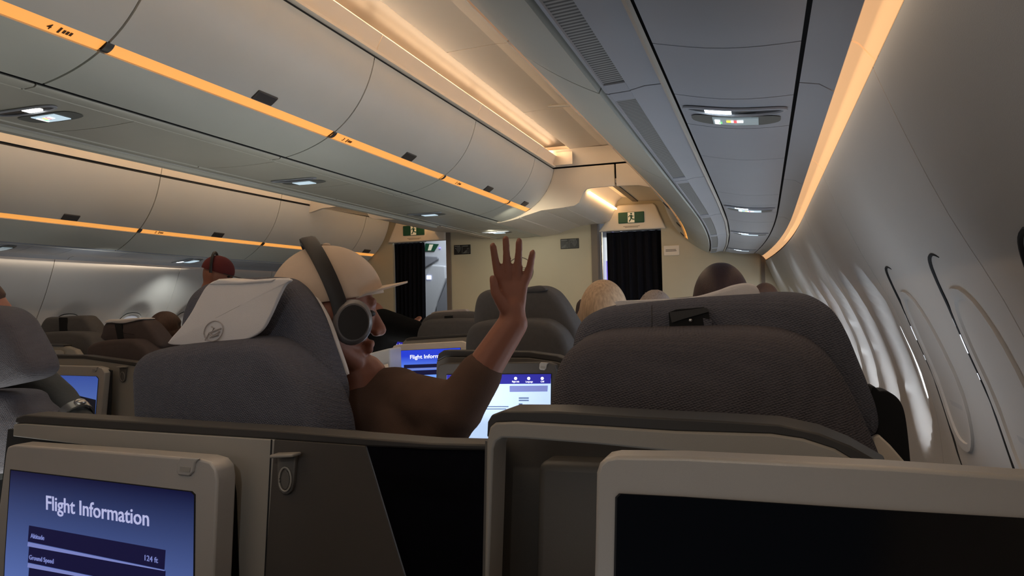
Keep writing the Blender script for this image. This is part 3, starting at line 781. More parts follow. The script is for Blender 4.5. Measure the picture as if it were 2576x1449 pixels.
# exit headers above both curtains
def running_man(P0, x, z, n, sc_, parent, m):
    """Little running figure; P0 = centre, x/z axes, n = outward."""
    mb = MB()
    def L(pts, r):
        for a, b in zip(pts[:-1], pts[1:]):
            d = V((b[0] - a[0], b[1] - a[1], 0)); l = d.length; d /= l; q = V((-d.y, d.x, 0)) * r
            quad = [(a[0] + q.x, a[1] + q.y), (b[0] + q.x, b[1] + q.y), (b[0] - q.x, b[1] - q.y), (a[0] - q.x, a[1] - q.y)]
            mb.prism([P0 + x * (h * sc_) + z * (v * sc_) for h, v in quad], n * 0.0012)
    circ = [(0.02 + 0.10 * math.cos(k * 0.5236), 0.40 + 0.10 * math.sin(k * 0.5236)) for k in range(12)]
    mb.prism([P0 + x * (h * sc_) + z * (v * sc_) for h, v in circ], n * 0.0012)
    L([(0.0, 0.26), (0.02, -0.02)], 0.10)
    L([(0.02, -0.02), (-0.06, -0.22), (-0.22, -0.44)], 0.055); L([(0.03, -0.02), (0.16, -0.20), (0.34, -0.20), (0.36, -0.26)], 0.055)
    L([(-0.02, 0.24), (-0.20, 0.16), (-0.28, 0.04)], 0.04); L([(0.05, 0.24), (0.18, 0.10), (0.28, 0.16)], 0.04)
    return build(mb, 'running_figure', m, parent, smooth=False)
YH = YB - 0.03
def exit_header(xs, sgn, label1):
    x0, x1, x2, x3 = xs        # bottom left, bottom right, top right, top left
    t = thing('exit_header', label1, 'door header', ((x0 + x1) / 2, YH, 1.88))
    mb = MB(); mb.prism([V((x0, YH, 1.872)), V((x1, YH, 1.872)), V((x2, YH, 2.085)), V((x2 - 0.02 , YH, 2.105)), V((x3 + 0.02, YH, 2.105)), V((x3, YH, 2.085))], V((0, 0.06, 0)))
    build(mb, 'header_panel', CEIL, t, smooth=False, bevel=0.012, seg=3)
    cx = (x0 + x1) / 2 + (0.0 if sgn > 0 else -0.02)
    c = V((cx, YH - 0.002, 1.985)); hx, hz = 0.118, 0.05
    mb = MB(); mb.box((cx - hx, YH - 0.010, 1.985 - hz), (cx + hx, YH + 0.002, 1.985 + hz))
    g = build(mb, 'exit_sign', GREEN, t, smooth=False, bevel=0.006)
    mb = MB(); mb.box((cx - 0.030, YH - 0.0115, 1.985 - hz + 0.004), (cx + 0.030, YH - 0.009, 1.985 + hz - 0.004))
    build(mb, 'sign_door', SIGNW, t, smooth=False)
    running_man(V((cx, YH - 0.0122, 1.985)), V((1, 0, 0)), V((0, 0, 1)), V((0, -1, 0)), 0.085, t, GREEN)
    mb = MB()
    for k, w in ((0, 0.075), (1, 0.06)): mb.box((cx - w, YH - 0.0012, 1.905 - 0.010 * k), (cx + w, YH + 0.001, 1.909 - 0.010 * k))
    build(mb, 'small_print', INKG, t, smooth=False)
    return t
exit_header((0.775, 1.385, 1.30, 0.94), 1, 'door header with green exit sign over the near aisle curtain')
exit_header((-1.40, -0.765, -0.765, -1.30), -1, 'door header with green exit sign over the far aisle curtain')

def curtain(x0, x1, z1, label, name='curtain', narrow=0.0, y=YB + 0.06):
    G = []; n = 60
    for j, z in enumerate([z1, z1 - 0.04, z1 - 0.10, z1 - 0.5, z1 - 0.9, 0.9, 0.4, 0.05]):
        r = []
        for i in range(n + 1):
            f = i / n; x = x0 + (x1 - x0) * f + narrow * (z1 - z) * (f)
            r.append(V((x, y + 0.016 * math.sin(f * 44 + 0.3 * j) + 0.006 * math.sin(f * 97), z)))
        G.append(r)
    t = thing(name, label, 'curtain', ((x0 + x1) / 2, y, 0.05))
    build(MB().sheet(G, [[p + V((0, 0.008, 0)) for p in r] for r in G]), 'curtain_cloth', CURT, t)
    mb = MB(); mb.tube([V((x0 - 0.02, y, z1 + 0.01)), V((x1 + 0.02, y, z1 + 0.01))], 0.008); build(mb, 'curtain_rail', CHROME, t)
    return t
curtain(0.83, 1.39, 1.868, 'wide black curtain closed across the near aisle doorway', narrow=0.015)
curtain(-1.37, -1.035, 1.868, 'black curtain half drawn across the far aisle doorway', narrow=-0.01)

# galley glimpsed beyond the doorways
t = thing('galley_post', 'bright metal post and lit door edge beside the near curtain', 'door post', (0.79, YB + 0.2, 0))
mb = MB(); mb.box((0.765, YB + 0.10, 0), (0.785, YB + 0.5, 1.9)); build(mb, 'post_panel', CHROME, t, smooth=False)
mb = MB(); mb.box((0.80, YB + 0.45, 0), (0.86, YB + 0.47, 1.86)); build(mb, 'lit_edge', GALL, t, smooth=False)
mb = MB(); mb.box((0.783, YB + 0.30, 1.25), (0.797, YB + 0.42, 1.62)); build(mb, 'blue_lamp', GALB, t, smooth=False)
t = thing('cabin_door', 'pale grey aircraft door with green sign seen beyond the half drawn curtain', 'door', (-1.05, 8.2, 0))
mb = MB(); mb.box((-1.75, 8.2, 0), (-0.85, 8.28, 2.25)); build(mb, 'door_panel', GALW, t, smooth=False, bevel=0.01)
YD = 8.195
def dp(L, off=0.0): return [aY(u, v, YD - off) for u, v in L]
mb = MB(); mb.prism(dp([(1070, 612), (1103, 614), (1092, 632), (1068, 632)], 0.01), V((0, 0.012, 0))); build(mb, 'exit_sign', GREEN, t, smooth=False)
mb = MB(); mb.prism(dp([(1080, 615), (1090, 615), (1084, 630), (1076, 630)], 0.012), V((0, 0.004, 0))); build(mb, 'sign_door', SIGNW, t, smooth=False)
mb = MB(); mb.prism(dp([(1064, 644), (1100, 646), (1103, 652), (1070, 672), (1064, 680)], 0.03), V((0, 0.03, 0))); build(mb, 'handle_cover', GALG, t, smooth=False, bevel=0.01)
mb = MB(); mb.prism(dp([(1064, 700), (1086, 665), (1120, 668), (1122, 700), (1100, 760), (1080, 830), (1064, 830)], 0.06), V((0, 0.06, 0))); build(mb, 'slide_cover', GALW, t, smooth=False, bevel=0.02)
mb = MB(); mb.prism(dp([(1098, 770), (1126, 700), (1126, 840), (1090, 840)], 0.05), V((0, 0.05, 0))); build(mb, 'lower_cover', GALG, t, smooth=False, bevel=0.01)
mb = MB(); mb.prism(dp([(1073, 693), (1084, 693), (1084, 703), (1073, 703)], 0.07), V((0, 0.01, 0))); build(mb, 'window_light', mat('door_window', (0.5, 0.55, 1), 0.3, var=0, emit=(0.55, 0.62, 1.0), estr=1.5), t, smooth=False)
mb = MB(); mb.ell(aY(1106, 624, YD - 0.01), 0.014, 0.006, 0.008); build(mb, 'indicator', GALB, t)

# bulkhead signs
def wifi_sign(cu, cv, flip, label):
    c = aY(cu, cv, YB - 0.004)
    t = thing('wifi_placard', label, 'sign', c)
    mb = MB(); mb.box((c.x - 0.088, c.y - 0.004, c.z - 0.047), (c.x + 0.088, c.y + 0.004, c.z + 0.047)); build(mb, 'placard_plate', PLAC, t, smooth=False, bevel=0.003)
    for k in (-1, 1):
        q = V((c.x + 0.043 * k, c.y - 0.005, c.z)); mb = MB()
        mb.box((q.x - 0.036, q.y, q.z + 0.030), (q.x + 0.020, q.y + 0.002, q.z + 0.038))
        if (k == -1) != flip:
            for r in (0.016, 0.027, 0.038, 0.049):
                for a in range(8):
                    a0 = math.radians(-60 + a * 12); a1 = a0 + math.radians(12.5)
                    o = V((q.x - 0.026, 0, q.z - 0.006))
                    P = [(r - .0022, a0), (r + .0022, a0), (r + .0022, a1), (r - .0022, a1)]
                    mb.prism([V((o.x + rr * math.cos(aa), q.y, o.z + 0.02 + rr * math.sin(aa))) for rr, aa in P], V((0, 0.002, 0)))
            mb.ell((q.x - 0.026, q.y, q.z + 0.014), 0.006, 0.002, 0.006)
        else:
            for j in range(5): mb.box((q.x - 0.034 + 0.008 * j, q.y, q.z - 0.038), (q.x - 0.029 + 0.008 * j, q.y + 0.002, q.z - 0.030 + 0.006 * j))
            for (xa, xb, za, zb) in ((0.010, 0.030, -0.038, -0.034), (0.010, 0.030, 0.008, 0.012), (0.010, 0.013, -0.038, 0.012), (0.027, 0.030, -0.038, 0.012)):
                mb.box((q.x + xa, q.y, q.z + za), (q.x + xb, q.y + 0.002, q.z + zb))
        build(mb, 'placard_print', PLACW, t, smooth=False)
    mb = MB(); mb.box((c.x - 0.0015, c.y - 0.005, c.z - 0.04), (c.x + 0.0015, c.y - 0.003, c.z + 0.04)); build(mb, 'divider_line', PLACW, t, smooth=False)
wifi_sign(1433, 613, True, 'black wireless sign on the bulkhead beside the near aisle curtain')
wifi_sign(1163, 628, False, 'black wireless sign on the bulkhead beside the far aisle doorway')
c = aY(1308, 682, YB - 0.004)
t = thing('round_plaque', 'round engraved plaque on the bulkhead behind the raised arm', 'plaque', c)
mb = MB(); R = []
for rr, dy in ((0.135, 0.003), (0.135, -0.004), (0.130, -0.006), (0.126, -0.004)): R.append([c + V((rr * math.cos(k * 0.1309), dy, rr * math.sin(k * 0.1309))) for k in range(48)])
mb.rings(R, True, False); build(mb, 'plaque_ring', BULK2, t)
mb = MB(); mb.prism([c + V((0.128 * math.cos(k * 0.1309), -0.002, 0.128 * math.sin(k * 0.1309))) for k in range(48)], V((0, 0.004, 0))); build(mb, 'plaque_disc', BULK, t, smooth=False)
mb = MB()
for k in range(5): mb.box((c.x + 0.005, c.y - 0.0035, c.z + 0.028 - 0.016 * k), (c.x + 0.088 - 0.008 * k, c.y - 0.001, c.z + 0.034 - 0.016 * k))
build(mb, 'plaque_print', INKG, t, smooth=False)
c = aY(1689, 630, YB - 0.004)
t = thing('wall_notice', 'small beige notice plate on the bulkhead beside the near curtain', 'sign', c)
mb = MB(); mb.box((c.x - 0.068, c.y - 0.004, c.z - 0.045), (c.x + 0.068, c.y + 0.004, c.z + 0.045)); build(mb, 'notice_plate', CEIL, t, smooth=False, bevel=0.003)
mb = MB(); mb.box((c.x - 0.05, c.y - 0.0055, c.z - 0.008), (c.x + 0.045, c.y - 0.003, c.z - 0.002)); mb.box((c.x - 0.05, c.y - 0.0055, c.z + 0.004), (c.x + 0.04, c.y - 0.003, c.z + 0.009)); build(mb, 'notice_print', INKG, t, smooth=False)

# ================================================================== seats
def loop(P, L, n=72, off=0.0): return smooth_loop(P.pts(L, off), n)
def fit_text(s, P, a, b, size, m, name, parent, off, bold=False, sx=None):
    """Text on plane P whose baseline runs from pixel a to pixel b."""
    p, q = P.hit(*a, off), P.hit(*b, off); x = (q - p); w = x.length; x.normalize()
    y = P.n.cross(x); y = -y if y.z < 0 else y
    o = text_obj(s, size, frame_M(p, x, y), m, name, parent, bold=bold, ext=0.0004)
    # stretch to the measured width
    M = frame_M(p, x, y); Mi = M.inverted(); base = ORG[parent.name]
    xs = [(Mi @ (v.co + base)).x for v in o.data.vertices]
    k = w / (max(xs) - min(xs)) if xs else 1
    o.data.transform(Matrix.Translation(-base) @ M @ Matrix.Diagonal((k, 1, 1, 1)) @ Mi @ Matrix.Translation(base))
    return o
def quad(P, L, off, th, m, name, parent, bevel=0.0):
    mb = MB(); mb.prism(P.pts(L, off), -P.n * th); return build(mb, name, m, parent, smooth=False, bevel=bevel)
def seat_base(t, P, cu, cv, w, m, depth=0.5):
    """Cushion and pedestal ahead of the back, down to the floor."""
    c = P.hit(cu, cv); fwd = -P.n; fwd = V((fwd.x, fwd.y, 0)).normalized(); x = P.x
    mb = MB(); o = V((c.x, c.y, 0)) + fwd * (depth / 2 + 0.10)
    mb.obox(o + V((0, 0, 0.42)), x, fwd, V((0, 0, 1)), w / 2, depth / 2, 0.07); build(mb, 'seat_cushion', m, t, bevel=0.03, seg=3)
    mb = MB(); mb.obox(o + V((0, 0, 0.175)), x, fwd, V((0, 0, 1)), w / 2 - 0.03, depth / 2 - 0.05, 0.175); build(mb, 'seat_pedestal', RIM, t, smooth=False, bevel=0.01)
def hook(t, P, u, v, k, off):
    """Coat hook: shelf, plate with oval ring and button. k = pixel scale."""
    q = lambda a, b: (u + a * k, v + b * k)
    mb = MB(); mb.prism(P.pts([q(0, 12), q(46, 14), q(40, 80), q(36, 100), q(26, 110), q(14, 110), q(4, 100), q(0, 84)], off + 0.006), -P.n * 0.008)
    h = build(mb, 'hook_plate', SHELL2, t, bevel=0.002)
    ring = [P.hit(*q(20 + 15 * math.cos(a), 72 + 30 * math.sin(a)), off + 0.008) for a in [6.28318 * i / 24 for i in range(24)]]
    mb = MB(); mb.tube(ring + ring[:1], 0.0016, 6, False); build(mb, 'hook_ring', SHELL, h)
    mb = MB(); mb.prism([P.hit(*q(20 + 10 * math.cos(a), 74 + 24 * math.sin(a)), off + 0.009) for a in [6.28318 * i / 24 for i in range(24)]], -P.n * 0.004); build(mb, 'hook_button', SHELL2, h, bevel=0.001)
    mb = MB(); mb.prism(P.pts([q(4, 4), q(62, 2), q(62, 10), q(4, 13)], off + 0.006), P.n * 0.022); build(mb, 'hook_arm', SHELL, t, bevel=0.002)
def monitor(t, P, frame, screen, off, m_screen, depth=0.03, bez_m=None, latch=None, side=True):
    """Frame plate with raised lip, and the inset screen."""
    fo = smooth_corner(P.pts(frame, off)); 
    mb = MB(); mb.prism(fo, -P.n * depth); f = build(mb, 'monitor_frame', bez_m or BEZEL, t, bevel=0.004, seg=3)
    s = P.pts(screen, off + 0.0012)
    c = sum(s, V()) / len(s)
    mb = MB(); mb.prism([c + (p - c) * 1.012 for p in s], -P.n * 0.003); build(mb, 'screen_gasket', DARK, f, smooth=False)
    mb = MB(); mb.prism([p + P.n * 0.0006 for p in s], -P.n * 0.003); sc_ = build(mb, 'screen', m_screen, f, smooth=False)
    if latch:
        u, v, k = latch; q = lambda a, b: (u + a * k, v + b * k)
        mb = MB(); mb.prism(P.pts([q(10, 0), q(54, 4), q(44, 14), q(40, 36), q(30, 46), q(4, 43), q(0, 34), q(2, 10)], off + 0.004), -P.n * 0.006); la = build(mb, 'frame_latch', BEZEL, f, bevel=0.002)
        mb = MB(); mb.prism(P.pts([q(9, 22), q(34, 25), q(32, 37), q(8, 34)], off + 0.0048), -P.n * 0.004); build(mb, 'latch_recess', SHELL, f, smooth=False)
    return f
def smooth_corner(pts): return pts

# ---------------------------------------------------------------- window seat ahead (S1)
P = Plane(1795, 950, 1.08, yaw=2, tilt=6); PH = Plane(1795, 860, 1.19, yaw=2, tilt=4)
c = P.hit(1800, 1100)
S1 = thing('airline_seat', 'large grey knit window seat directly ahead with a dark blank monitor', 'seat', (c.x, c.y + 0.1, 0), 'grey business seats')
low = [(1374, 1060), (1378, 1000), (1388, 950), (1408, 906), (1442, 874), (1500, 856), (1600, 849), (1750, 844), (1900, 846), (1985, 856), (2055, 884), (2108, 930), (2150, 1000), (2192, 1090), (2226, 1172), (2244, 1260), (2200, 1400), (1800, 1420), (1400, 1400), (1376, 1260)]
build(pillow(loop(P, low, 120), P.n, 0.15, 0.035, 0.012), 'backrest', FAB2, S1)
head = [(1430, 915), (1434, 865), (1446, 826), (1472, 797), (1515, 780), (1600, 767), (1750, 753), (1900, 744), (1990, 742), (2050, 752), (2100, 784), (2136, 840), (2166, 910), (2194, 980), (2214, 1035), (2220, 1080), (2204, 1106), (2160, 1100), (2090, 1060), (1900, 1020), (1600, 1010), (1450, 990)]
build(pillow(loop(PH, head, 132), PH.n, 0.12, 0.035, 0.008), 'headrest', FAB, S1)
# strap slot in the back of the headrest
quad(PH, [(1682, 786), (1700, 779), (1770, 773), (1782, 782), (1790, 850), (1686, 858)], 0.0105, 0.01, STRAP, 'strap_slot', S1)
quad(PH, [(1684, 786), (1778, 774), (1784, 784), (1720, 802), (1690, 812)], 0.014, 0.004, RIM, 'strap_flap', S1)
mb = MB(); mb.ell(PH.hit(1737, 806, 0.013), 0.003, 0.0015, 0.003); build(mb, 'snap_button', CHROME, S1)
quad(PH, [(1768, 800), (1790, 806), (1796, 850), (1776, 850)], 0.013, 0.006, FAB, 'strap_edge', S1)
mb = MB(); mb.tube([PH.hit(1640, 768, 0.004), PH.hit(1640, 800, 0.011), PH.hit(1640, 846, 0.012)], 0.0009, 5); build(mb, 'seam_stitch', RIM, S1)
seat_base(S1, P, 1800, 1200, 0.44, FAB)
# shell: rim, open frame, recess, back
PS = Plane(1700, 1090, 0.90, yaw=-3)
rimL = [(1224, 1100), (1226, 1062), (1236, 1044), (1262, 1034), (1400, 1035), (1600, 1048), (1800, 1058), (1960, 1068), (2060, 1090), (2140, 1122), (2238, 1178), (2236, 1190), (2180, 1178), (2100, 1130), (2020, 1104), (1940, 1092), (1700, 1085), (1500, 1072), (1300, 1061), (1252, 1062), (1238, 1072), (1232, 1100)]
mb = MB(); mb.prism(PS.pts(rimL, 0.0), -PS.n * 0.07); build(mb, 'shell_rim', RIM, S1, bevel=0.003)
band = [(1216, 1560), (1224, 1110), (1232, 1074), (1246, 1063), (1300, 1061), (1500, 1072), (1700, 1085), (1940, 1092), (2020, 1104), (2100, 1130), (2180, 1178), (2300, 1260), (2120, 1230), (2060, 1166), (1980, 1160), (1700, 1138), (1500, 1118), (1320, 1104), (1262, 1102), (1246, 1112), (1240, 1130), (1226, 1560)]
mb = MB(); mb.prism(PS.pts(band, 0.002), -PS.n * 0.05); build(mb, 'shell_frame', SHELL, S1, bevel=0.003)
PB = Plane(1700, 1200, 1.02, yaw=-3)
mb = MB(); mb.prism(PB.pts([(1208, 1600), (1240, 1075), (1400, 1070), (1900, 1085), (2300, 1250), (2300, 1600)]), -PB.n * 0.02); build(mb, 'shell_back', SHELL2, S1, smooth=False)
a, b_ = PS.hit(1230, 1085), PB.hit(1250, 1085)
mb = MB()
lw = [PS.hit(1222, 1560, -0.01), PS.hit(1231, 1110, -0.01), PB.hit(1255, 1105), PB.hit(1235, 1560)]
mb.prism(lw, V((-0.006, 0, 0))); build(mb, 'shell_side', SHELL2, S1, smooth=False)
# inner console step that holds the monitor arm
PC = Plane(1420, 1250, 0.86, yaw=-3)
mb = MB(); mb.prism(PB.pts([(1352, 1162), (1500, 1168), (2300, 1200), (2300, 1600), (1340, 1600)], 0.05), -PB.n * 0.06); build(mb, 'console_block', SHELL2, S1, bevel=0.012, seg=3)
PM = Plane(1500, 1300, 0.735, yaw=0)
fr = [(1500, 1190), (1508, 1166), (1524, 1152), (1550, 1147), (1720, 1149), (2236, 1174), (2600, 1200), (2760, 1210), (2790, 1240), (2790, 1620), (1490, 1620), (1496, 1400)]
scn = [(1553, 1252), (1562, 1243), (1720, 1251), (2236, 1285), (2576, 1305), (2700, 1314), (2710, 1620), (1546, 1620)]
f1 = monitor(S1, PM, fr, scn, 0.0, BLACK, depth=0.035)

# dark wing and pale ledge between the seat and the wall
PW = Plane(2245, 1080, 1.16, yaw=2)
mb = MB(); mb.prism(loop(PW, [(2190, 1000), (2215, 984), (2240, 988), (2266, 1012), (2280, 1060), (2292, 1180), (2296, 1300), (2190, 1300)], 64), -PW.n * 0.05); build(mb, 'side_wing', STRAP, S1, bevel=0.006)
mb = MB(); mb.prism(PW.pts([(2195, 1100), (2212, 1094), (2240, 1120), (2292, 1180), (2310, 1300), (2195, 1300)], 0.02), -PW.n * 0.015); build(mb, 'side_ledge', CEIL, S1, bevel=0.003)

# white cover on the headrest
PA = Plane(1740, 745, 1.245, yaw=2)
cov = thing('headrest_cover', 'white headrest cover folded over the window seat ahead', 'headrest cover', PA.hit(1730, 760), 'white headrest covers')
cv = [(1548, 766), (1556, 757), (1650, 753), (1740, 747), (1800, 732), (1840, 718), (1875, 712), (1900, 718), (1912, 738), (1908, 760), (1860, 790), (1700, 800), (1570, 790)]
build(pillow(loop(PA, cv, 78), PA.n, 0.05, 0.006, 0.002), 'cover_cloth', CLOTH, cov)

# ---------------------------------------------------------------- aisle seat ahead (S2) with the capped man
P = Plane(580, 960, 1.52, yaw=-5, tilt=5); PH = Plane(640, 800, 1.60, yaw=-8, tilt=4)
c = P.hit(580, 1100)
S2 = thing('airline_seat', 'grey knit aisle seat ahead carrying the flight information monitor', 'seat', (c.x, c.y + 0.1, 0), 'grey business seats')
low = [(322, 1080), (318, 1000), (317, 940), (328, 908), (358, 888), (430, 873), (540, 862), (610, 857), (650, 863), (690, 888), (728, 936), (758, 990), (782, 1050), (796, 1110), (804, 1200), (796, 1300), (580, 1320), (330, 1300), (322, 1180)]
build(pillow(loop(P, low, 120), P.n, 0.15, 0.035, 0.012), 'backrest', FAB, S2)
head = [(438, 880), (437, 830), (445, 778), (464, 738), (500, 713), (580, 702), (650, 700), (692, 708), (726, 742), (758, 800), (786, 880), (806, 938), (820, 990), (816, 1040), (790, 1085), (750, 1080), (700, 1040), (640, 980), (520, 960), (450, 930)]
build(pillow(loop(PH, head, 120), PH.n, 0.10, 0.04, 0.008), 'headrest', FAB, S2)
rimp = loop(PH, [(752, 712), (782, 742), (818, 800), (848, 876), (868, 936)], 40, -0.09)[:33]
mb = MB(); mb.tube(rimp, [0.004 + 0.007 * math.sin(math.pi * i / (len(rimp) - 1)) for i in range(len(rimp))], 8); build(mb, 'headrest_inner_edge', CLOTH, S2)
seat_base(S2, P, 580, 1200, 0.42, FAB)
PS = Plane(300, 1080, 1.36, yaw=-5)
rim = [(36, 1066), (40, 1050), (62, 1043), (300, 1058), (700, 1083), (930, 1102), (1080, 1114), (1226, 1118), (1226, 1134), (1080, 1130), (930, 1124), (690, 1106), (300, 1082), (60, 1066)]
mb = MB(); mb.prism(PS.pts(rim, 0.0), -PS.n * 0.05); build(mb, 'shell_rim', RIM, S2, bevel=0.003)
pl = [(34, 1068), (60, 1066), (300, 1082), (690, 1106), (900, 1121), (990, 1449), (1030, 1600), (604, 1600), (594, 1240), (588, 1200), (570, 1168), (540, 1152), (300, 1131), (32, 1098)]
mb = MB(); mb.prism(PS.pts(pl, 0.002), -PS.n * 0.012); build(mb, 'shell_plate', SHELL, S2, bevel=0.002)
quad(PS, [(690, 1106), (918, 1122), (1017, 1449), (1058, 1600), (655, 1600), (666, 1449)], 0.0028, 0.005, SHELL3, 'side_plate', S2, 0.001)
mb = MB(); mb.tube([PS.hit(683, 1106, 0.003), PS.hit(666, 1449, 0.003), PS.hit(660, 1600, 0.003)], 0.0012, 6); build(mb, 'plate_seam', DARK, S2)
PBk = Plane(300, 1200, 1.42, yaw=-5)
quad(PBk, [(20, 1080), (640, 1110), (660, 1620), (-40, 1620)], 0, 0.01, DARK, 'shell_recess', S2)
hook(S2, PS, 697, 1134, 1.0, 0.004)
PM = Plane(280, 1250, 1.27, yaw=-7)
SCB = screen_gradient('flight_screen', srgb(100, 124, 196), srgb(15, 18, 58), 0.70, 0.915, 0.75)
fr = [(14, 1140), (18, 1124), (34, 1119), (300, 1138), (500, 1154), (528, 1162), (542, 1180), (546, 1210), (536, 1449), (526, 1620), (-30, 1620), (-6, 1300)]
scn = [(28, 1183), (480, 1238), (488, 1246), (486, 1449), (482, 1620), (4, 1620), (14, 1400)]
f2 = monitor(S2, PM, fr, scn, 0.0, SCB, depth=0.04, latch=(443, 1150, 1.05))
fit_text('Flight Information', PM, (114, 1281), (372, 1323), 0.036, TXT, 'screen_text', f2, 0.0022, bold=True)
for k, (va, vb) in enumerate(((1322, 1395), (1375, 1449), (1428, 1500))):
    dv = 53 * k
    quad(PM, [(73, 1322 + dv), (416, 1384 + dv), (413, 1433 + dv), (70, 1362 + dv)], 0.0028, 0.0006, BARD, 'data_bar', f2)
    quad(PM, [(70, 1364 + dv), (413, 1435 + dv), (412, 1445 + dv), (69, 1374 + dv)], 0.0027, 0.0006, BARL, 'data_line', f2)
fit_text('Altitude', PM, (77, 1353), (111, 1359), 0.012, BARL, 'screen_text', f2, 0.0034)
fit_text('Ground Speed', PM, (73, 1407), (134, 1418), 0.012, BARL, 'screen_text', f2, 0.0034)
fit_text('124 ft', PM, (361, 1409), (394, 1416), 0.013, BARL, 'screen_text', f2, 0.0034)

# headrest cover with printed crane disc
PA = Plane(580, 790, 1.555, yaw=-8, tilt=4)
cov = thing('headrest_cover', 'white headrest cover with a printed bird emblem hanging on the aisle seat ahead', 'headrest cover', PA.hit(580, 800), 'white headrest covers')
cv = [(424, 866), (428, 852), (456, 820), (480, 785), (500, 748), (520, 718), (548, 704), (600, 708), (680, 703), (716, 700), (730, 706), (714, 720), (696, 756), (678, 796), (658, 830), (630, 850), (590, 860), (540, 866), (470, 869)]
mb = pillow(loop(PA, cv, 114), PA.n, 0.010, 0.004, 0.004)
build(mb, 'cover_cloth', CLOTH, cov)
top = [(520, 716), (548, 702), (600, 706), (660, 702), (690, 702), (680, 710), (600, 716)]
mb = MB(); mb.prism(PA.pts(top, 0.004), -PA.n * 0.05); build(mb, 'cover_top', CLOTH, cov, bevel=0.004)
ringc = [PA.hit(537 + 24 * math.cos(a), 833 + 25 * math.sin(a) - 5 * math.cos(a), 0.006) for a in [6.28318 * i / 32 for i in range(33)]]
mb = MB(); mb.tube(ringc, 0.0012, 5, False); em = build(mb, 'emblem_ring', CLOTH2, cov)
mb = MB()
for st in ([(516, 856), (526, 838), (540, 832), (556, 826)], [(528, 850), (540, 842), (552, 834)], [(534, 834), (538, 826), (532, 822)], [(526, 838), (536, 846), (548, 842)]):
    mb.tube(PA.pts(st, 0.006), 0.0016, 5)
build(mb, 'emblem_bird', CLOTH2, cov)

# dark divider between the two seats ahead
t = thing('seat_divider', 'dark navy divider panel between the two seats ahead', 'divider', (CAMP.x - 0.55, 1.2, 0))
PD = Plane(1060, 1250, 1.44, yaw=-4)
quad(PD, [(900, 1112), (1080, 1122), (1300, 1126), (1300, 1640), (900, 1640)], 0.0, 0.03, PARTI, 'divider_panel', t)
quad(PD, [(838, 1088), (930, 1100), (1080, 1114), (1300, 1120), (1300, 1136), (1080, 1132), (930, 1122), (838, 1108)], 0.004, 0.05, RIM, 'divider_rim', t, 0.003)

# ---------------------------------------------------------------- second row aisle seat (S3)
P = Plane(1300, 880, 2.87, yaw=-5, tilt=4); PH = Plane(1315, 780, 2.97, yaw=-6, tilt=4)
c = P.hit(1300, 1000)
S3 = thing('airline_seat', 'second row grey aisle seat behind the raised arm, its monitor showing a white page', 'seat', (c.x, c.y + 0.1, 0), 'grey business seats')
low = [(1166, 910), (1166, 860), (1172, 834), (1188, 816), (1220, 808), (1300, 805), (1360, 808), (1392, 824), (1414, 850), (1430, 890), (1438, 930), (1436, 1000), (1300, 1010), (1170, 1000)]
build(pillow(loop(P, low, 84), P.n, 0.14, 0.03, 0.01), 'backrest', FABF, S3)
head = [(1188, 830), (1187, 790), (1194, 752), (1210, 734), (1240, 728), (1300, 728), (1350, 722), (1382, 734), (1404, 758), (1424, 790), (1444, 826), (1452, 860), (1430, 880), (1380, 870), (1300, 850), (1200, 850)]
build(pillow(loop(PH, head, 96), PH.n, 0.13, 0.03, 0.006), 'headrest', FABF, S3)
seat_base(S3, P, 1300, 1000, 0.40, FABF)
PS = Plane(1250, 900, 2.62, yaw=-4)
quad(PS, [(1098, 910), (1102, 890), (1116, 881), (1330, 884), (1400, 894), (1450, 914), (1450, 926), (1400, 910), (1330, 900), (1120, 898)], 0.0, 0.05, RIM, 'shell_rim', S3, 0.004)
quad(PS, [(1098, 910), (1120, 898), (1330, 900), (1400, 910), (1450, 926), (1450, 1180), (1090, 1180)], 0.002, 0.02, SHELL2, 'shell_plate', S3, 0.003)
PM = Plane(1250, 950, 2.56, yaw=-4)
fr = [(1100, 930), (1104, 918), (1118, 914), (1380, 911), (1396, 918), (1400, 934), (1398, 1150), (1096, 1150)]
f3 = monitor(S3, PM, fr, [(1124, 943), (1386, 941), (1384, 1118), (1122, 1120)], 0.0, SCW, depth=0.03, bez_m=SHELL3, latch=(1356, 911, 0.45))
quad(PM, [(1124, 943), (1386, 941), (1385, 965), (1124, 967)], 0.003, 0.001, SCN, 'menu_bar', f3)
for u in (1297, 1330, 1364):
    mb = MB(); mb.prism([PM.hit(u + 4 * math.cos(a), 952 + 4 * math.sin(a), 0.0036) for a in [k * 0.785 for k in range(8)]], -PM.n * 0.0006); build(mb, 'menu_icon', ICONW, f3, smooth=False)
fit_text('Flight Info', PM, (1288, 962), (1306, 962), 0.008, TXTB, 'menu_text', f3, 0.0034)
fit_text('Language', PM, (1322, 962), (1340, 962), 0.008, TXTB, 'menu_text', f3, 0.0034)
fit_text('Off', PM, (1360, 962), (1369, 962), 0.008, TXTB, 'menu_text', f3, 0.0034)
quad(PM, [(1282, 971), (1378, 970), (1377, 985), (1282, 986)], 0.0034, 0.001, BARL, 'page_toolbar', f3)
for v in (1000, 1006, 1015, 1021): quad(PM, [(1305, v), (1330 if v < 1010 else 1314, v), (1330 if v < 1010 else 1314, v + 3), (1305, v + 3)], 0.0034, 0.001, SCT, 'page_text', f3)
for v in (1022, 1028): quad(PM, [(1212, v), (1279 - (v - 1022), v), (1279 - (v - 1022), v + 2), (1212, v + 2)], 0.0034, 0.001, SCT, 'page_text', f3)
cov = thing('headrest_cover', 'crumpled dark headrest flap on top of the second row aisle seat', 'headrest cover', PH.hit(1350, 728))
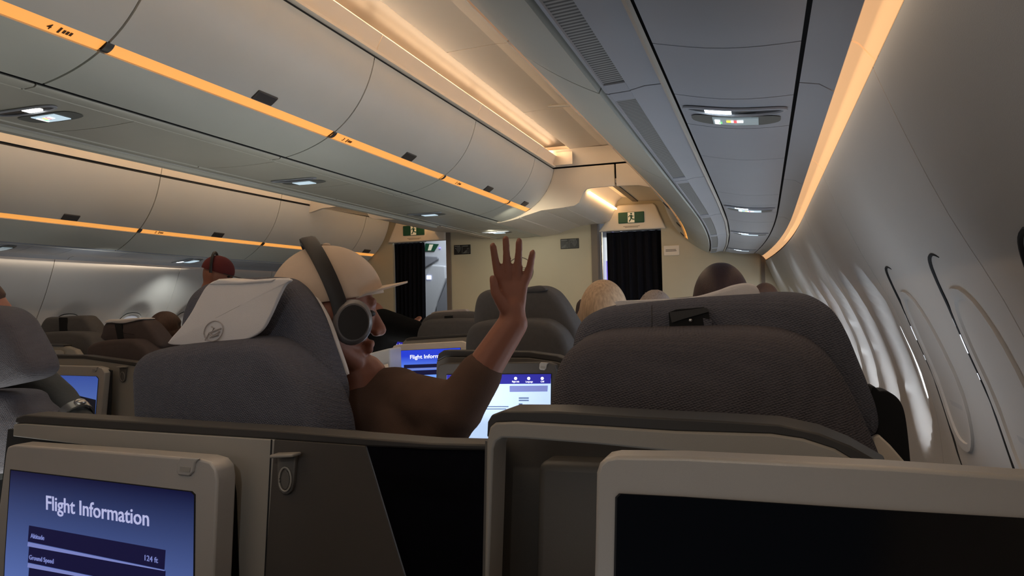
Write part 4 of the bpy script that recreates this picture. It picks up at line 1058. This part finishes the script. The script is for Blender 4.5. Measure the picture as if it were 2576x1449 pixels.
build(pillow(loop(PH, [(1300, 729), (1330, 722), (1352, 719), (1366, 722), (1372, 731), (1350, 735), (1315, 735)], 42, 0.004), PH.n, 0.03, 0.004, 0.002), 'cover_cloth', FABF, cov)

# ---------------------------------------------------------------- second row window seat (S4): mostly hidden, its passenger shows
def simple_seat(label, P, low, PH, head, m, group='grey business seats', strap=None):
    c = P.hit(*low[0])
    cc = sum(P.pts(low), V()) / len(low)
    t = thing('airline_seat', label, 'seat', (cc.x, cc.y + 0.1, 0), group)
    build(pillow(loop(P, low, 72), P.n, 0.14, 0.028, 0.01), 'backrest', m, t)
    build(pillow(loop(PH, head, 72), PH.n, 0.12, 0.028, 0.006), 'headrest', m, t)
    if strap: quad(PH, strap, 0.008, 0.006, STRAP, 'strap_slot', t)
    mb = MB(); mb.obox(V((cc.x, cc.y + 0.36, 0.25)), V((1, 0, 0)), V((0, 1, 0)), V((0, 0, 1)), 0.2, 0.25, 0.25); build(mb, 'seat_cushion', m, t, bevel=0.04, seg=3)
    return t
# front row seats
P = Plane(1450, 800, 3.55, yaw=3); PH = Plane(1450, 780, 3.62, yaw=3)
simple_seat('sliver of a grey seat behind the blond passenger', P, [(1440, 830), (1446, 806), (1470, 800), (1600, 800), (1640, 830), (1640, 900), (1440, 900)], PH, [(1446, 800), (1446, 775), (1452, 758), (1470, 752), (1560, 756), (1600, 780), (1610, 830), (1450, 830)], FABB)
# front centre seat with monitor
P = Plane(1130, 820, 4.3, yaw=4); PH = Plane(1130, 800, 4.42, yaw=4)
S5 = simple_seat('front row center seat with lit flight information monitor', P, [(1046, 860), (1047, 840), (1053, 822), (1066, 808), (1090, 803), (1160, 801), (1210, 806), (1235, 830), (1240, 880), (1140, 890), (1050, 890)], PH,
                 [(1048, 845), (1056, 814), (1070, 796), (1090, 788), (1130, 785), (1180, 784), (1215, 796), (1235, 830), (1235, 850), (1140, 850)], FABF, strap=[(1118, 795), (1138, 794), (1138, 801), (1118, 801)])
PS = Plane(1100, 860, 4.12, yaw=4)
quad(PS, [(1012, 862), (1022, 853), (1170, 846), (1240, 848), (1250, 1010), (1000, 1010)], 0.0, 0.04, SHELL, 'shell_plate', S5, 0.006)
quad(PS, [(1018, 854), (1030, 849), (1170, 841), (1240, 843), (1240, 849), (1170, 847), (1022, 857)], 0.006, 0.06, RIM, 'shell_rim', S5, 0.004)
PM = Plane(1075, 900, 4.05, yaw=4)
SCB2 = screen_gradient('flight_screen_far', srgb(120, 170, 250), srgb(36, 60, 200), 0.80, 0.94, 1.1)
f5 = monitor(S5, PM, [(984, 880), (990, 870), (1000, 867), (1160, 858), (1172, 862), (1172, 990), (982, 990)], [(996, 883), (1158, 875), (1158, 980), (996, 985)], 0.0, SCB2, depth=0.03, bez_m=CEIL)
fit_text('Flight Information', PM, (1031, 903), (1134, 899), 0.030, TXTB, 'screen_text', f5, 0.0024, bold=True)
quad(PM, [(1016, 918), (1150, 913), (1150, 922), (1016, 927)], 0.0028, 0.0006, BARD, 'data_bar', f5)
quad(PM, [(1016, 928), (1150, 923), (1150, 926), (1016, 931)], 0.0029, 0.0006, BARL, 'data_line', f5)
quad(PM, [(1016, 933), (1150, 928), (1150, 940), (1016, 945)], 0.0028, 0.0006, BARD, 'data_bar', f5)
cov = thing('headrest_cover', 'flat grey headrest cover on the front row center seat', 'headrest cover', PH.hit(1128, 784))
build(pillow(loop(PH, [(1084, 789), (1100, 783), (1160, 778), (1172, 780), (1168, 786), (1100, 791)], 36, -0.03), PH.n, 0.06, 0.004, 0.002), 'cover_cloth', CLOTH2, cov)
# side console lit by the screen, beyond the man
t = thing('side_console', 'pale green lit side console with papers below the front center screen', 'console', az(950, 1000, 3.6) * 1.0 - V((0, 0, az(950, 1000, 3.6).z)))
PSC = Plane(955, 920, 3.75, yaw=10)
quad(PSC, [(925, 890), (980, 876), (990, 1372), (905, 1380)], 0, 0.2, GALW, 'console_body', t, 0.01)
mb = MB(); mb.prism([PSC.hit(926, 930, 0.02), PSC.hit(976, 918, 0.02), PSC.hit(978, 930, 0.07), PSC.hit(930, 944, 0.07)], V((0, 0, 0.006))); build(mb, 'paper_stack', CLOTH, t, smooth=False)
# front centre far seat: shell with screen and the passenger in black
t = thing('airline_seat', 'front row far center seat console with a partly hidden blue screen', 'seat', V((-0.35, 4.6, 0)), 'grey business seats')
PS = Plane(1000, 850, 4.75, yaw=-3)
quad(PS, [(930, 840), (1044, 834), (1050, 846), (1050, 1000), (930, 1000)], 0, 0.04, SHELL, 'shell_plate', t, 0.006)
quad(PS, [(930, 834), (1046, 829), (1050, 836), (930, 842)], 0.006, 0.06, SHELL, 'shell_rim', t, 0.004)
PM = Plane(985, 870, 4.68, yaw=-3)
f6 = monitor(t, PM, [(915, 852), (1024, 848), (1024, 930), (915, 935)], [(925, 858), (1018, 855), (1018, 920), (925, 924)], 0.0, SCN, depth=0.03, bez_m=SHELL)
fit_text('Flight Inf', PM, (972, 871), (1016, 869), 0.022, TXT, 'screen_text', f6, 0.0024)
P = Plane(960, 820, 5.0, yaw=-3)
build(pillow(loop(P, [(900, 900), (900, 830), (920, 812), (1000, 808), (1040, 816), (1046, 850), (1046, 900)], 56), P.n, 0.12, 0.025, 0.008), 'backrest', FABF, t)

# ---------------------------------------------------------------- far side seats
P = Plane(155, 860, 4.40, yaw=5); PH = Plane(160, 820, 4.52, yaw=5)
S8 = simple_seat('dark grey far window seat with a black strap on its headrest', P, [(79, 890), (80, 862), (87, 844), (100, 837), (143, 834), (195, 835), (214, 843), (226, 856), (240, 890), (242, 940), (160, 950), (80, 940)], PH,
            [(93, 842), (97, 822), (105, 806), (116, 798), (143, 797), (199, 794), (214, 801), (228, 818), (240, 838), (253, 853), (240, 870), (160, 860)], FABF, strap=[(148, 799), (168, 799), (169, 833), (149, 833)])
PS = Plane(120, 890, 4.25, yaw=5)
quad(PS, [(20, 874), (120, 870), (160, 871), (186, 880), (204, 906), (210, 1000), (20, 1000)], 0, 0.05, SHELL, 'shell_plate', S8, 0.008)
quad(PS, [(20, 868), (120, 866), (160, 867), (160, 872), (120, 871), (20, 875)], 0.006, 0.06, RIM, 'shell_rim', S8, 0.004)
monitor(S8, PS, [(20, 882), (150, 880), (160, 886), (163, 980), (20, 985)], [(30, 895), (148, 894), (150, 970), (30, 974)], 0.012, BLACK, depth=0.02, bez_m=SHELL)
P = Plane(290, 880, 4.00, yaw=-5); PH = Plane(320, 830, 4.10, yaw=-5)
S9 = simple_seat('brownish far aisle seat with a black strap, white cover and blue screen monitor', P, [(213, 900), (214, 878), (221, 868), (242, 860), (269, 855), (323, 854), (341, 862), (362, 880), (380, 910), (384, 960), (290, 970), (213, 950)], PH,
            [(253, 856), (253, 832), (258, 816), (269, 809), (305, 811), (332, 806), (350, 804), (364, 813), (378, 828), (395, 852), (404, 872), (380, 888), (320, 875)], FABB, strap=[(288, 816), (306, 815), (310, 850), (296, 854)])
PS = Plane(220, 920, 3.80, yaw=-4)
quad(PS, [(40, 898), (210, 900), (320, 916), (420, 932), (430, 1120), (30, 1120)], 0, 0.03, SHELL, 'shell_plate', S9, 0.006)
quad(PS, [(40, 891), (210, 894), (330, 910), (420, 926), (420, 934), (320, 918), (210, 902), (40, 900)], 0.006, 0.06, RIM, 'shell_rim', S9, 0.004)
PM = Plane(180, 980, 3.74, yaw=-4)
SKYB = screen_gradient('sky_screen', srgb(86, 116, 190), srgb(60, 86, 168), 0.75, 0.9, 0.8)
f9 = monitor(S9, PM, [(60, 918), (240, 922), (256, 926), (264, 938), (250, 1100), (50, 1100)], [(70, 942), (242, 947), (247, 953), (236, 1090), (60, 1090)], 0.0, SKYB, depth=0.04, latch=(230, 922, 0.3))
quad(PM, [(62, 984), (140, 990), (200, 996), (241, 1006), (236, 1090), (60, 1090)], 0.003, 0.001, mat('screen_wing', srgb(16, 18, 30), 0.4, var=0.3, scale=12, emit=srgb(20, 22, 34), estr=0.5), 'screen_wing', f9)
quad(PM, [(262, 926), (282, 932), (276, 1100), (252, 1100)], -0.03, 0.004, DARK, 'frame_gap', S9)
hook(S9, PS, 300, 920, 0.38, 0.002)
cov = thing('headrest_cover', 'white headrest cover on the brownish far aisle seat', 'headrest cover', PH.hit(320, 806), 'white headrest covers')
build(pillow(loop(PH, [(262, 812), (272, 804), (300, 803), (340, 800), (352, 803), (330, 809), (305, 814), (280, 812)], 40, 0.004), PH.n, 0.10, 0.005, 0.002), 'cover_cloth', CLOTH, cov)
# near centre seat at the picture edge
P = Plane(-20, 1040, 1.95, yaw=4); PH = Plane(0, 890, 1.88, yaw=6, tilt=4)
G1 = simple_seat('grey knit center seat at the picture edge beside the grey jacket', P, [(-180, 1180), (-180, 1010), (-100, 990), (0, 992), (28, 1022), (60, 1060), (80, 1180)], PH,
            [(-200, 800), (-120, 776), (-40, 780), (0, 804), (22, 838), (46, 882), (62, 916), (66, 942), (54, 960), (20, 972), (-60, 985), (-200, 985)], FAB)

# the shells stand on the floor
def shell_base(t, P, u0, u1, v, m, off=-0.10, th=0.12):
    a, b_ = P.hit(u0, v, off), P.hit(u1, v, off); z = min(a.z, b_.z)
    mb = MB(); mb.prism([V((a.x, a.y, 0)), V((b_.x, b_.y, 0)), V((b_.x, b_.y, z)), V((a.x, a.y, z))], -P.n * th)
    build(mb, 'shell_base', m, t, smooth=False, bevel=0.004)
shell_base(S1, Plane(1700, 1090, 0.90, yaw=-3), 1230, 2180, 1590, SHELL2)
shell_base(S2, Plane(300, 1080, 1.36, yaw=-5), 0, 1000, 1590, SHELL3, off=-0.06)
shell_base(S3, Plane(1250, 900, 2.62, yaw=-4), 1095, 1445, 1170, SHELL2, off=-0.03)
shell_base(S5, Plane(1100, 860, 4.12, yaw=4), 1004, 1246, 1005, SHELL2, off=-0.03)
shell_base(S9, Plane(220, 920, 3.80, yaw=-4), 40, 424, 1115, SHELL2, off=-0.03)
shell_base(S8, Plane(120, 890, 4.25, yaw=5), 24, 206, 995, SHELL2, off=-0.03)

# ================================================================== people
def rotz(a): return Matrix.Rotation(a, 3, 'Z')
def head_mb(mb, c, M, s, nose=True):
    """Skull, jaw, nose, brow, lips, ears; local x = face, z = up."""
    def f(q, d):
        if d.z < 0: q.y *= 1 + 0.22 * d.z; q.x *= 1 + 0.10 * d.z
        if d.x > 0.4: q.x *= 0.97
        if d.x < -0.2: q.x *= 1.06
        return q
    T = lambda x, y, z: c + M @ (V((x, y, z)) * s)
    mb.ell(c, 0.094 * s, 0.076 * s, 0.116 * s, M, 24, 16, f)
    mb.capsule(T(0.050, 0, -0.085), T(0.060, 0, -0.098), 0.036 * s, 0.030 * s)           # chin
    mb.capsule(T(0.0, 0.052, -0.060), T(0.055, 0.018, -0.092), 0.024 * s, 0.024 * s); mb.capsule(T(0.0, -0.052, -0.060), T(0.055, -0.018, -0.092), 0.024 * s, 0.024 * s)
    mb.capsule(T(0.086, 0, 0.012), T(0.106, 0, -0.026), 0.009 * s, 0.014 * s)               # nose
    mb.capsule(T(0.098, 0.012, -0.032), T(0.098, -0.012, -0.032), 0.009 * s, 0.009 * s)
    mb.capsule(T(0.080, 0.036, 0.030), T(0.086, -0.0, 0.026), 0.010 * s, 0.009 * s); mb.capsule(T(0.080, -0.036, 0.030), T(0.086, 0.0, 0.026), 0.010 * s, 0.009 * s)
    mb.capsule(T(0.086, 0.018, -0.058), T(0.090, 0, -0.056), 0.008 * s, 0.009 * s); mb.capsule(T(0.086, -0.018, -0.058), T(0.090, 0, -0.056), 0.008 * s, 0.009 * s)
    mb.capsule(T(0.084, 0.015, -0.069), T(0.087, -0.015, -0.069), 0.008 * s, 0.008 * s)
    for k in (1, -1): mb.ell(T(-0.008, 0.078 * k, -0.008), 0.022 * s, 0.010 * s, 0.032 * s, M)
    mb.capsule(T(-0.015, 0, -0.07), T(-0.030, 0, -0.20), 0.056 * s, 0.060 * s)            # neck
    return T
def eyes(T, s, parent):
    for k in (1, -1):
        mb = MB(); mb.ell(T(0.080, 0.033 * k, 0.006), 0.010 * s, 0.012 * s, 0.007 * s); build(mb, 'eye', HPH, parent)
def torso_mb(mb, T, c, s, lean=V((0, 0, 0)), drop=0.55):
    """Shoulders and trunk hanging from the neck in world space."""
    return mb

def passenger(label, c, yaw, s, hair, skin, jacket, style='short', pitch=0.0, group=None, z_floor=0.45, name='person', sit=True):
    M = rotz(math.radians(yaw)) @ Matrix.Rotation(math.radians(pitch), 3, 'Y')
    mb = MB(); T = head_mb(mb, c, M, s)
    Mz = rotz(math.radians(yaw)); B = lambda x, y, z: c + Mz @ (V((x, y, z)) * s)
    mb.capsule(B(-0.04, 0.16, -0.30), B(-0.04, -0.16, -0.30), 0.055 * s, 0.055 * s)
    mb.capsule(B(-0.04, 0, -0.30), B(-0.04, 0, -0.68), 0.11 * s, 0.12 * s)
    for k in (1, -1):
        mb.capsule(B(-0.04, 0.18 * k, -0.31), B(0.0, 0.22 * k, -0.56), 0.045 * s, 0.038 * s)
        mb.capsule(B(0.0, 0.22 * k, -0.56), B(0.20, 0.14 * k, -0.62), 0.036 * s, 0.028 * s)
        mb.ell(B(0.24, 0.12 * k, -0.63), 0.05 * s, 0.03 * s, 0.02 * s, Mz)
        if sit: mb.capsule(B(-0.02, 0.08 * k, -0.72), B(0.38, 0.10 * k, -0.74), 0.075 * s, 0.055 * s); mb.capsule(B(0.38, 0.10 * k, -0.74), B(0.40, 0.10 * k, -1.12), 0.05 * s, 0.04 * s)
        else: mb.capsule(B(-0.03, 0.08 * k, -0.72), B(0.0, 0.09 * k, -1.08), 0.08 * s, 0.055 * s); mb.capsule(B(0.0, 0.09 * k, -1.08), B(-0.02, 0.09 * k, -c.z / s + 0.07), 0.052 * s, 0.038 * s)
    o = build(mb, name, skin, None, org=V((c.x, c.y, c.z)), remesh=0.012)
    tag(o, label, 'person', group)
    eyes(T, s, o)
    mb = MB()      # clothing over trunk, arms and legs
    mb.capsule(B(-0.04, 0.16, -0.295), B(-0.04, -0.16, -0.295), 0.066 * s, 0.066 * s)
    mb.capsule(B(-0.04, 0, -0.30), B(-0.04, 0, -0.70), 0.135 * s, 0.135 * s)
    mb.capsule(B(-0.03, 0, -0.22), B(-0.04, 0, -0.32), 0.068 * s, 0.10 * s)
    for k in (1, -1):
        mb.capsule(B(-0.04, 0.18 * k, -0.31), B(0.0, 0.22 * k, -0.56), 0.062 * s, 0.052 * s)
        mb.capsule(B(0.0, 0.22 * k, -0.56), B(0.17, 0.15 * k, -0.615), 0.050 * s, 0.042 * s)
        if sit: mb.capsule(B(-0.02, 0.08 * k, -0.72), B(0.38, 0.10 * k, -0.74), 0.088 * s, 0.068 * s); mb.capsule(B(0.38, 0.10 * k, -0.74), B(0.40, 0.10 * k, -1.08), 0.06 * s, 0.052 * s)
        else: mb.capsule(B(-0.03, 0.08 * k, -0.72), B(0.0, 0.09 * k, -1.08), 0.095 * s, 0.068 * s); mb.capsule(B(0.0, 0.09 * k, -1.08), B(-0.02, 0.09 * k, -c.z / s + 0.10), 0.064 * s, 0.052 * s)
    build(mb, 'jacket', jacket, o, remesh=0.014)
    if hair:
        mb = MB()
        def hf(q, d):
            q = q.copy()
            if d.x > 0.35 and d.z < 0.45: q *= 0.86          # leave the face free
            if d.z < -0.45 and style != 'long': q *= 0.80
            return q
        k = 1.0 if style == 'short' else 1.08
        mb.ell(c + M @ V((-0.012, 0, 0.012)) * s, 0.103 * s * k, 0.088 * s * k, 0.122 * s * k, M, 28, 18, hf)
        if style == 'long':
            for a in range(-4, 5):
                th = math.radians(180 + a * 24)
                mb.capsule(T(0.075 * math.cos(th) * 1.1, 0.08 * math.sin(th), 0.0), T(0.075 * math.cos(th) * 1.25 - 0.01, 0.085 * math.sin(th), -0.16), 0.030 * s, 0.022 * s)
        if style == 'spiky':
            random.seed(3)
            for a in range(60):
                th = random.uniform(0, 6.28); ph = random.uniform(0.1, 1.0)
                d = V((math.sin(ph) * math.cos(th) - 0.1, math.sin(ph) * math.sin(th), math.cos(ph)))
                p = T(0.098 * d.x, 0.08 * d.y, 0.118 * d.z); mb.capsule(p, p + M @ d * 0.022 * s + V((random.uniform(-.012, .012), random.uniform(-.012, .012), 0)), 0.006 * s, 0.002 * s, 6)
        build(mb, 'hair', hair, o, remesh=0.008 if style != 'spiky' else 0.0)
    return o, T, M

# ---- the man with cap and headphones in the aisle seat
s = 1.14; HC = az(828, 788, 1.74)
YAW = 36; M = rotz(math.radians(YAW)) @ Matrix.Rotation(math.radians(6), 3, 'Y')
mb = MB(); T = head_mb(mb, HC, M, s)
SH = az(1035, 1010, 1.72); EL = az(1150, 1030, 1.62); WR = az(1290, 815, 1.60)
CH = az(935, 1150, 1.80)
mb.capsule(CH, CH - V((0, 0, 0.35)), 0.11, 0.12); mb.capsule(az(905, 960, 1.78), CH, 0.07, 0.10)
mb.capsule(SH, EL, 0.05, 0.045); mb.capsule(EL, WR, 0.046, 0.033)
# hand: palm and five separate fingers pointing up
PALM = az(1290, 742, 1.60); px = 1.60 / FPX
mb.capsule(WR, az(1289, 778, 1.60), 0.031, 0.028)
for du in (-24, -8, 8, 24): mb.capsule(az(1290 + du * 0.55, 775, 1.60), az(1290 + du, 716, 1.60), 0.016, 0.0125)
FING = [(-30, -50, 640, 618), (-10, -18, 628, 600), (10, 16, 634, 606), (29, 50, 655, 636)]
for du, dt, v1, v2 in FING:
    b0 = az(1290 + du, 714, 1.60); b1 = az(1290 + (du + dt) / 2, (714 + v1) / 2 + 4, 1.592); b2 = az(1290 + dt, v2, 1.572)
    mb.capsule(b0, b1, 0.0102, 0.0094, 10); mb.capsule(b1, b2, 0.0094, 0.0076, 10)
mb.capsule(az(1270, 775, 1.585), az(1246, 735, 1.575), 0.015, 0.0115, 10); mb.capsule(az(1246, 735, 1.575), az(1240, 700, 1.570), 0.0112, 0.0085, 10)   # thumb
for k in (1, -1): mb.capsule(CH + V((0.08 * k, 0.05, -0.38)), CH + V((0.10 * k, 0.42, -0.36)), 0.07, 0.055)
man = build(mb, 'person', SKIN, None, org=V((CH.x, CH.y, 0.45)), remesh=0.0042)
tag(man, 'seated man in a beige cap and headphones raising one arm', 'person')
eyes(T, s, man)
mb = MB()
mb.capsule(az(900, 1010, 1.80), az(1000, 1000, 1.76), 0.075, 0.075); mb.capsule(az(930, 1060, 1.80), CH - V((0, 0, 0.36)), 0.13, 0.15)
mb.capsule(az(890, 975, 1.79), az(930, 1010, 1.78), 0.055, 0.08); mb.capsule(az(1000, 1080, 1.74), az(1060, 1180, 1.70), 0.10, 0.10)
mb.capsule(SH, EL, 0.068, 0.060); mb.capsule(EL, EL.lerp(WR, 0.42), 0.058, 0.050); mb.capsule(az(1110, 1090, 1.66), EL, 0.06, 0.055)
for k in (1, -1): mb.capsule(CH + V((0.08 * k, 0.05, -0.38)), CH + V((0.10 * k, 0.42, -0.36)), 0.082, 0.066)
build(mb, 'jacket', JACK, man, remesh=0.010)
# cap: crown and brim
CM = M @ Matrix.Rotation(math.radians(-6), 3, 'Y'); CC = HC + M @ V((-0.006, 0, 0.028)) * s
def capf(q, d):
    zl = (0.012 - 0.034 * (0.5 - 0.5 * d.x)) * s
    if q.z < zl: q.z = zl
    return q
mb = MB(); mb.ell(CC, 0.116 * s, 0.092 * s, 0.112 * s, CM, 32, 20, capf)
capo = build(mb, 'cap', CAPM, man, subs=1)
G = []
for i in range(13):
    a = math.radians(-62 + 124 * i / 12); r = []
    for f in (0.0, 0.5, 1.0):
        rx = 0.108 + 0.058 * f * math.cos(a) ** 0.6; 
        r.append(CC + CM @ (V((rx * math.cos(a) , (0.088 + 0.004 * f) * math.sin(a), 0.026 + 0.010 * f - 0.030 * math.sin(a) ** 2)) * s))
    G.append(r)
mb = MB(); mb.sheet(G, [[p - CM @ V((0, 0, 0.004)) for p in r] for r in G]); build(mb, 'cap_brim', CAPM, capo)
mb = MB(); mb.ell(CC + CM @ V((0, 0, 0.112)) * s, 0.008 * s, 0.008 * s, 0.004 * s, CM); build(mb, 'cap_button', CAPM, capo)
# headphones
hp = thing('headphones', 'black over ear headphones worn over the beige cap', 'headphones', HC)
EAR = M @ V((0.040, -0.088, -0.014)) * s; EARL = M @ V((0.030, 0.090, -0.016)) * s
band = []
for i in range(25):
    a = math.pi * i / 24
    band.append(HC + M @ (V((0.018 - 0.075 * math.sin(a) , -0.098 * math.cos(a), -0.002 + 0.148 * math.sin(a) ** 0.8)) * s))
R = []
for i, p in enumerate(band):
    t_ = (band[min(i + 1, 24)] - band[max(i - 1, 0)]).normalized(); w = M @ V((1, 0, 0.3)); w = (w - t_ * w.dot(t_)).normalized(); n_ = t_.cross(w)
    R.append([p + w * (0.015 * s) * a + n_ * (0.006 * s) * b for a, b in ((-1, -.6), (-1, .6), (-.6, 1), (.6, 1), (1, .6), (1, -.6), (.6, -1), (-.6, -1))])
mb = MB(); mb.rings(R, True, True); build(mb, 'headband', HPH, hp)
for E, k in ((EAR, -1), (EARL, 1)):
    ax = M @ V((0, k, 0)); u_ = M @ V((1, 0, 0)); w_ = M @ V((0, 0, 1)); R = []
    for d, r in ((-0.012, 0.032), (-0.006, 0.039), (0.006, 0.042), (0.014, 0.040), (0.020, 0.034)):
        R.append([HC + E + ax * (d * s) + (u_ * math.cos(q) * 0.92 + w_ * math.sin(q) * 1.08) * (r * s) for q in [6.28318 * j / 28 for j in range(28)]])
    mb = MB(); mb.rings(R, True, True); ec = build(mb, 'ear_cup', HPH2, hp)
    R = [[HC + E + ax * (0.021 * s) + (u_ * math.cos(q) * 0.92 + w_ * math.sin(q) * 1.08) * (r * s) for q in [6.28318 * j / 28 for j in range(28)]] for r in (0.031,)]
    mb = MB(); mb.prism(R[0], ax * 0.003); build(mb, 'ear_cup_face', HPH, ec, smooth=False)

# ---- other passengers
passenger('blond haired passenger in the row ahead of the empty aisle seat', az(1520, 795, 3.25), 95, 1.12, HAIRB, SKIN2, JACKB, 'long')
passenger('passenger with short spiky grey hair just before the near curtain', az(1650, 800, 4.3), 90, 1.15, HAIRG, SKIN2, JACKB, 'spiky')
passenger('passenger with dark reddish hair in the second window seat', az(1815, 765, 2.55), 90, 1.0, HAIRD, SKIN2, JACKB, 'long')
passenger('passenger with dark hair beside the front window', az(1926, 765, 3.9), 85, 0.85, HAIRN, SKIN2, JACKB, 'short')
passenger('brown haired passenger on the far side behind the white headrest cover', az(420, 842, 4.7), 80, 1.05, HAIRN, SKIN2, JACKB, 'long')
# standing person in a red and black cap in the far aisle
o, T, M2 = passenger('person in a dark red cap standing in the far aisle', az(548, 690, 4.6), 25, 0.92, None, SKIN, JACKB, 'short', pitch=18, sit=False)
c0 = az(548, 690, 4.6)
mb = MB(); CC = c0 + M2 @ V((-0.006, 0, 0.026)) * 0.92
mb.ell(CC, 0.108 * .92, 0.088 * .92, 0.10 * .92, M2, 28, 16, lambda q, d: V((q.x, q.y, max(q.z, -0.01))))
cp = build(mb, 'cap', REDCAP, o)
G = []
for i in range(9):
    a = math.radians(-58 + 116 * i / 8)
    G.append([CC + M2 @ (V(((0.10 + 0.07 * f * math.cos(a)) * math.cos(a), 0.084 * math.sin(a), -0.006)) * 0.92) for f in (0, 0.5, 1)])
mb = MB(); mb.sheet(G, [[p - V((0, 0, 0.004)) for p in r] for r in G]); build(mb, 'cap_brim', HPH, cp)
mb = MB(); mb.tube([c0 + M2 @ (V((-0.02 - 0.04 * math.sin(a), -0.10 * math.cos(a), 0.0 + 0.135 * math.sin(a))) * 0.92) for a in [math.pi * i / 16 for i in range(17)]], 0.009, 8); build(mb, 'headband', HPH, cp)
# person in a grey jacket beside the near centre seat (trunk and arm show)
o, T, M3 = passenger('passenger in a shiny grey jacket at the picture edge, arm reaching forward', az(-60, 800, 2.25), 70, 1.0, HAIRN, SKIN, JACKG, 'short')
mb = MB(); A = az(60, 945, 2.15); B_ = az(150, 1010, 2.12); C_ = az(226, 1090, 2.05)
mb.capsule(az(-40, 960, 2.2), A, 0.075, 0.068); mb.capsule(A, B_, 0.066, 0.052); mb.capsule(B_, C_, 0.050, 0.036); mb.capsule(A, az(60, 1150, 2.2), 0.07, 0.10)
build(mb, 'jacket_sleeve', JACKG, o, remesh=0.009)
w = thing('wristwatch', 'metal wristwatch on the grey jacketed arm', 'watch', az(196, 1030, 2.04))
d = (C_ - B_).normalized(); cw = az(188, 1050, 2.07); mb = MB()
u_ = d.cross(V((0, 0, 1))).normalized(); w_ = d.cross(u_)
ring = [[cw + d * h + (u_ * math.cos(q) + w_ * math.sin(q)) * r for q in [6.28318 * j / 24 for j in range(24)]] for h, r in ((-0.012, 0.046), (-0.012, 0.051), (0.012, 0.049), (0.012, 0.044))]
mb.rings(ring, True, False); build(mb, 'watch_band', CHROME, w)
mb = MB(); mb.ell(cw + w_ * -0.05, 0.016, 0.016, 0.010); build(mb, 'watch_case', CHROME, w)
# reclining passenger in black in the front centre far seat
mb = MB(); a = az(985, 810, 4.7); b_ = az(1050, 835, 4.6)
HC2 = az(940, 800, 4.75); T2 = head_mb(mb, HC2, rotz(math.radians(60)), 0.9)
mb.capsule(az(975, 818, 4.7), az(1060, 838, 4.5), 0.08, 0.06); mb.capsule(az(1035, 816, 4.7), az(1056, 800, 4.7), 0.02, 0.018)
mb.capsule(az(965, 830, 4.72), az(970, 900, 4.8), 0.11, 0.12)
o = build(mb, 'person', SKIN, None, org=V((a.x, a.y, 0.5)), remesh=0.012); tag(o, 'reclining passenger in black clothes before the far aisle curtain', 'person')
mb = MB(); mb.capsule(az(962, 815, 4.7), az(1062, 840, 4.5), 0.10, 0.07); mb.capsule(az(980, 806, 4.72), az(1020, 815, 4.68), 0.05, 0.05); mb.capsule(az(965, 830, 4.72), az(970, 910, 4.8), 0.125, 0.13); mb.capsule(az(1018, 815, 4.7), az(1046, 815, 4.7), 0.032, 0.028)
build(mb, 'jacket', JACKB, o, remesh=0.012)
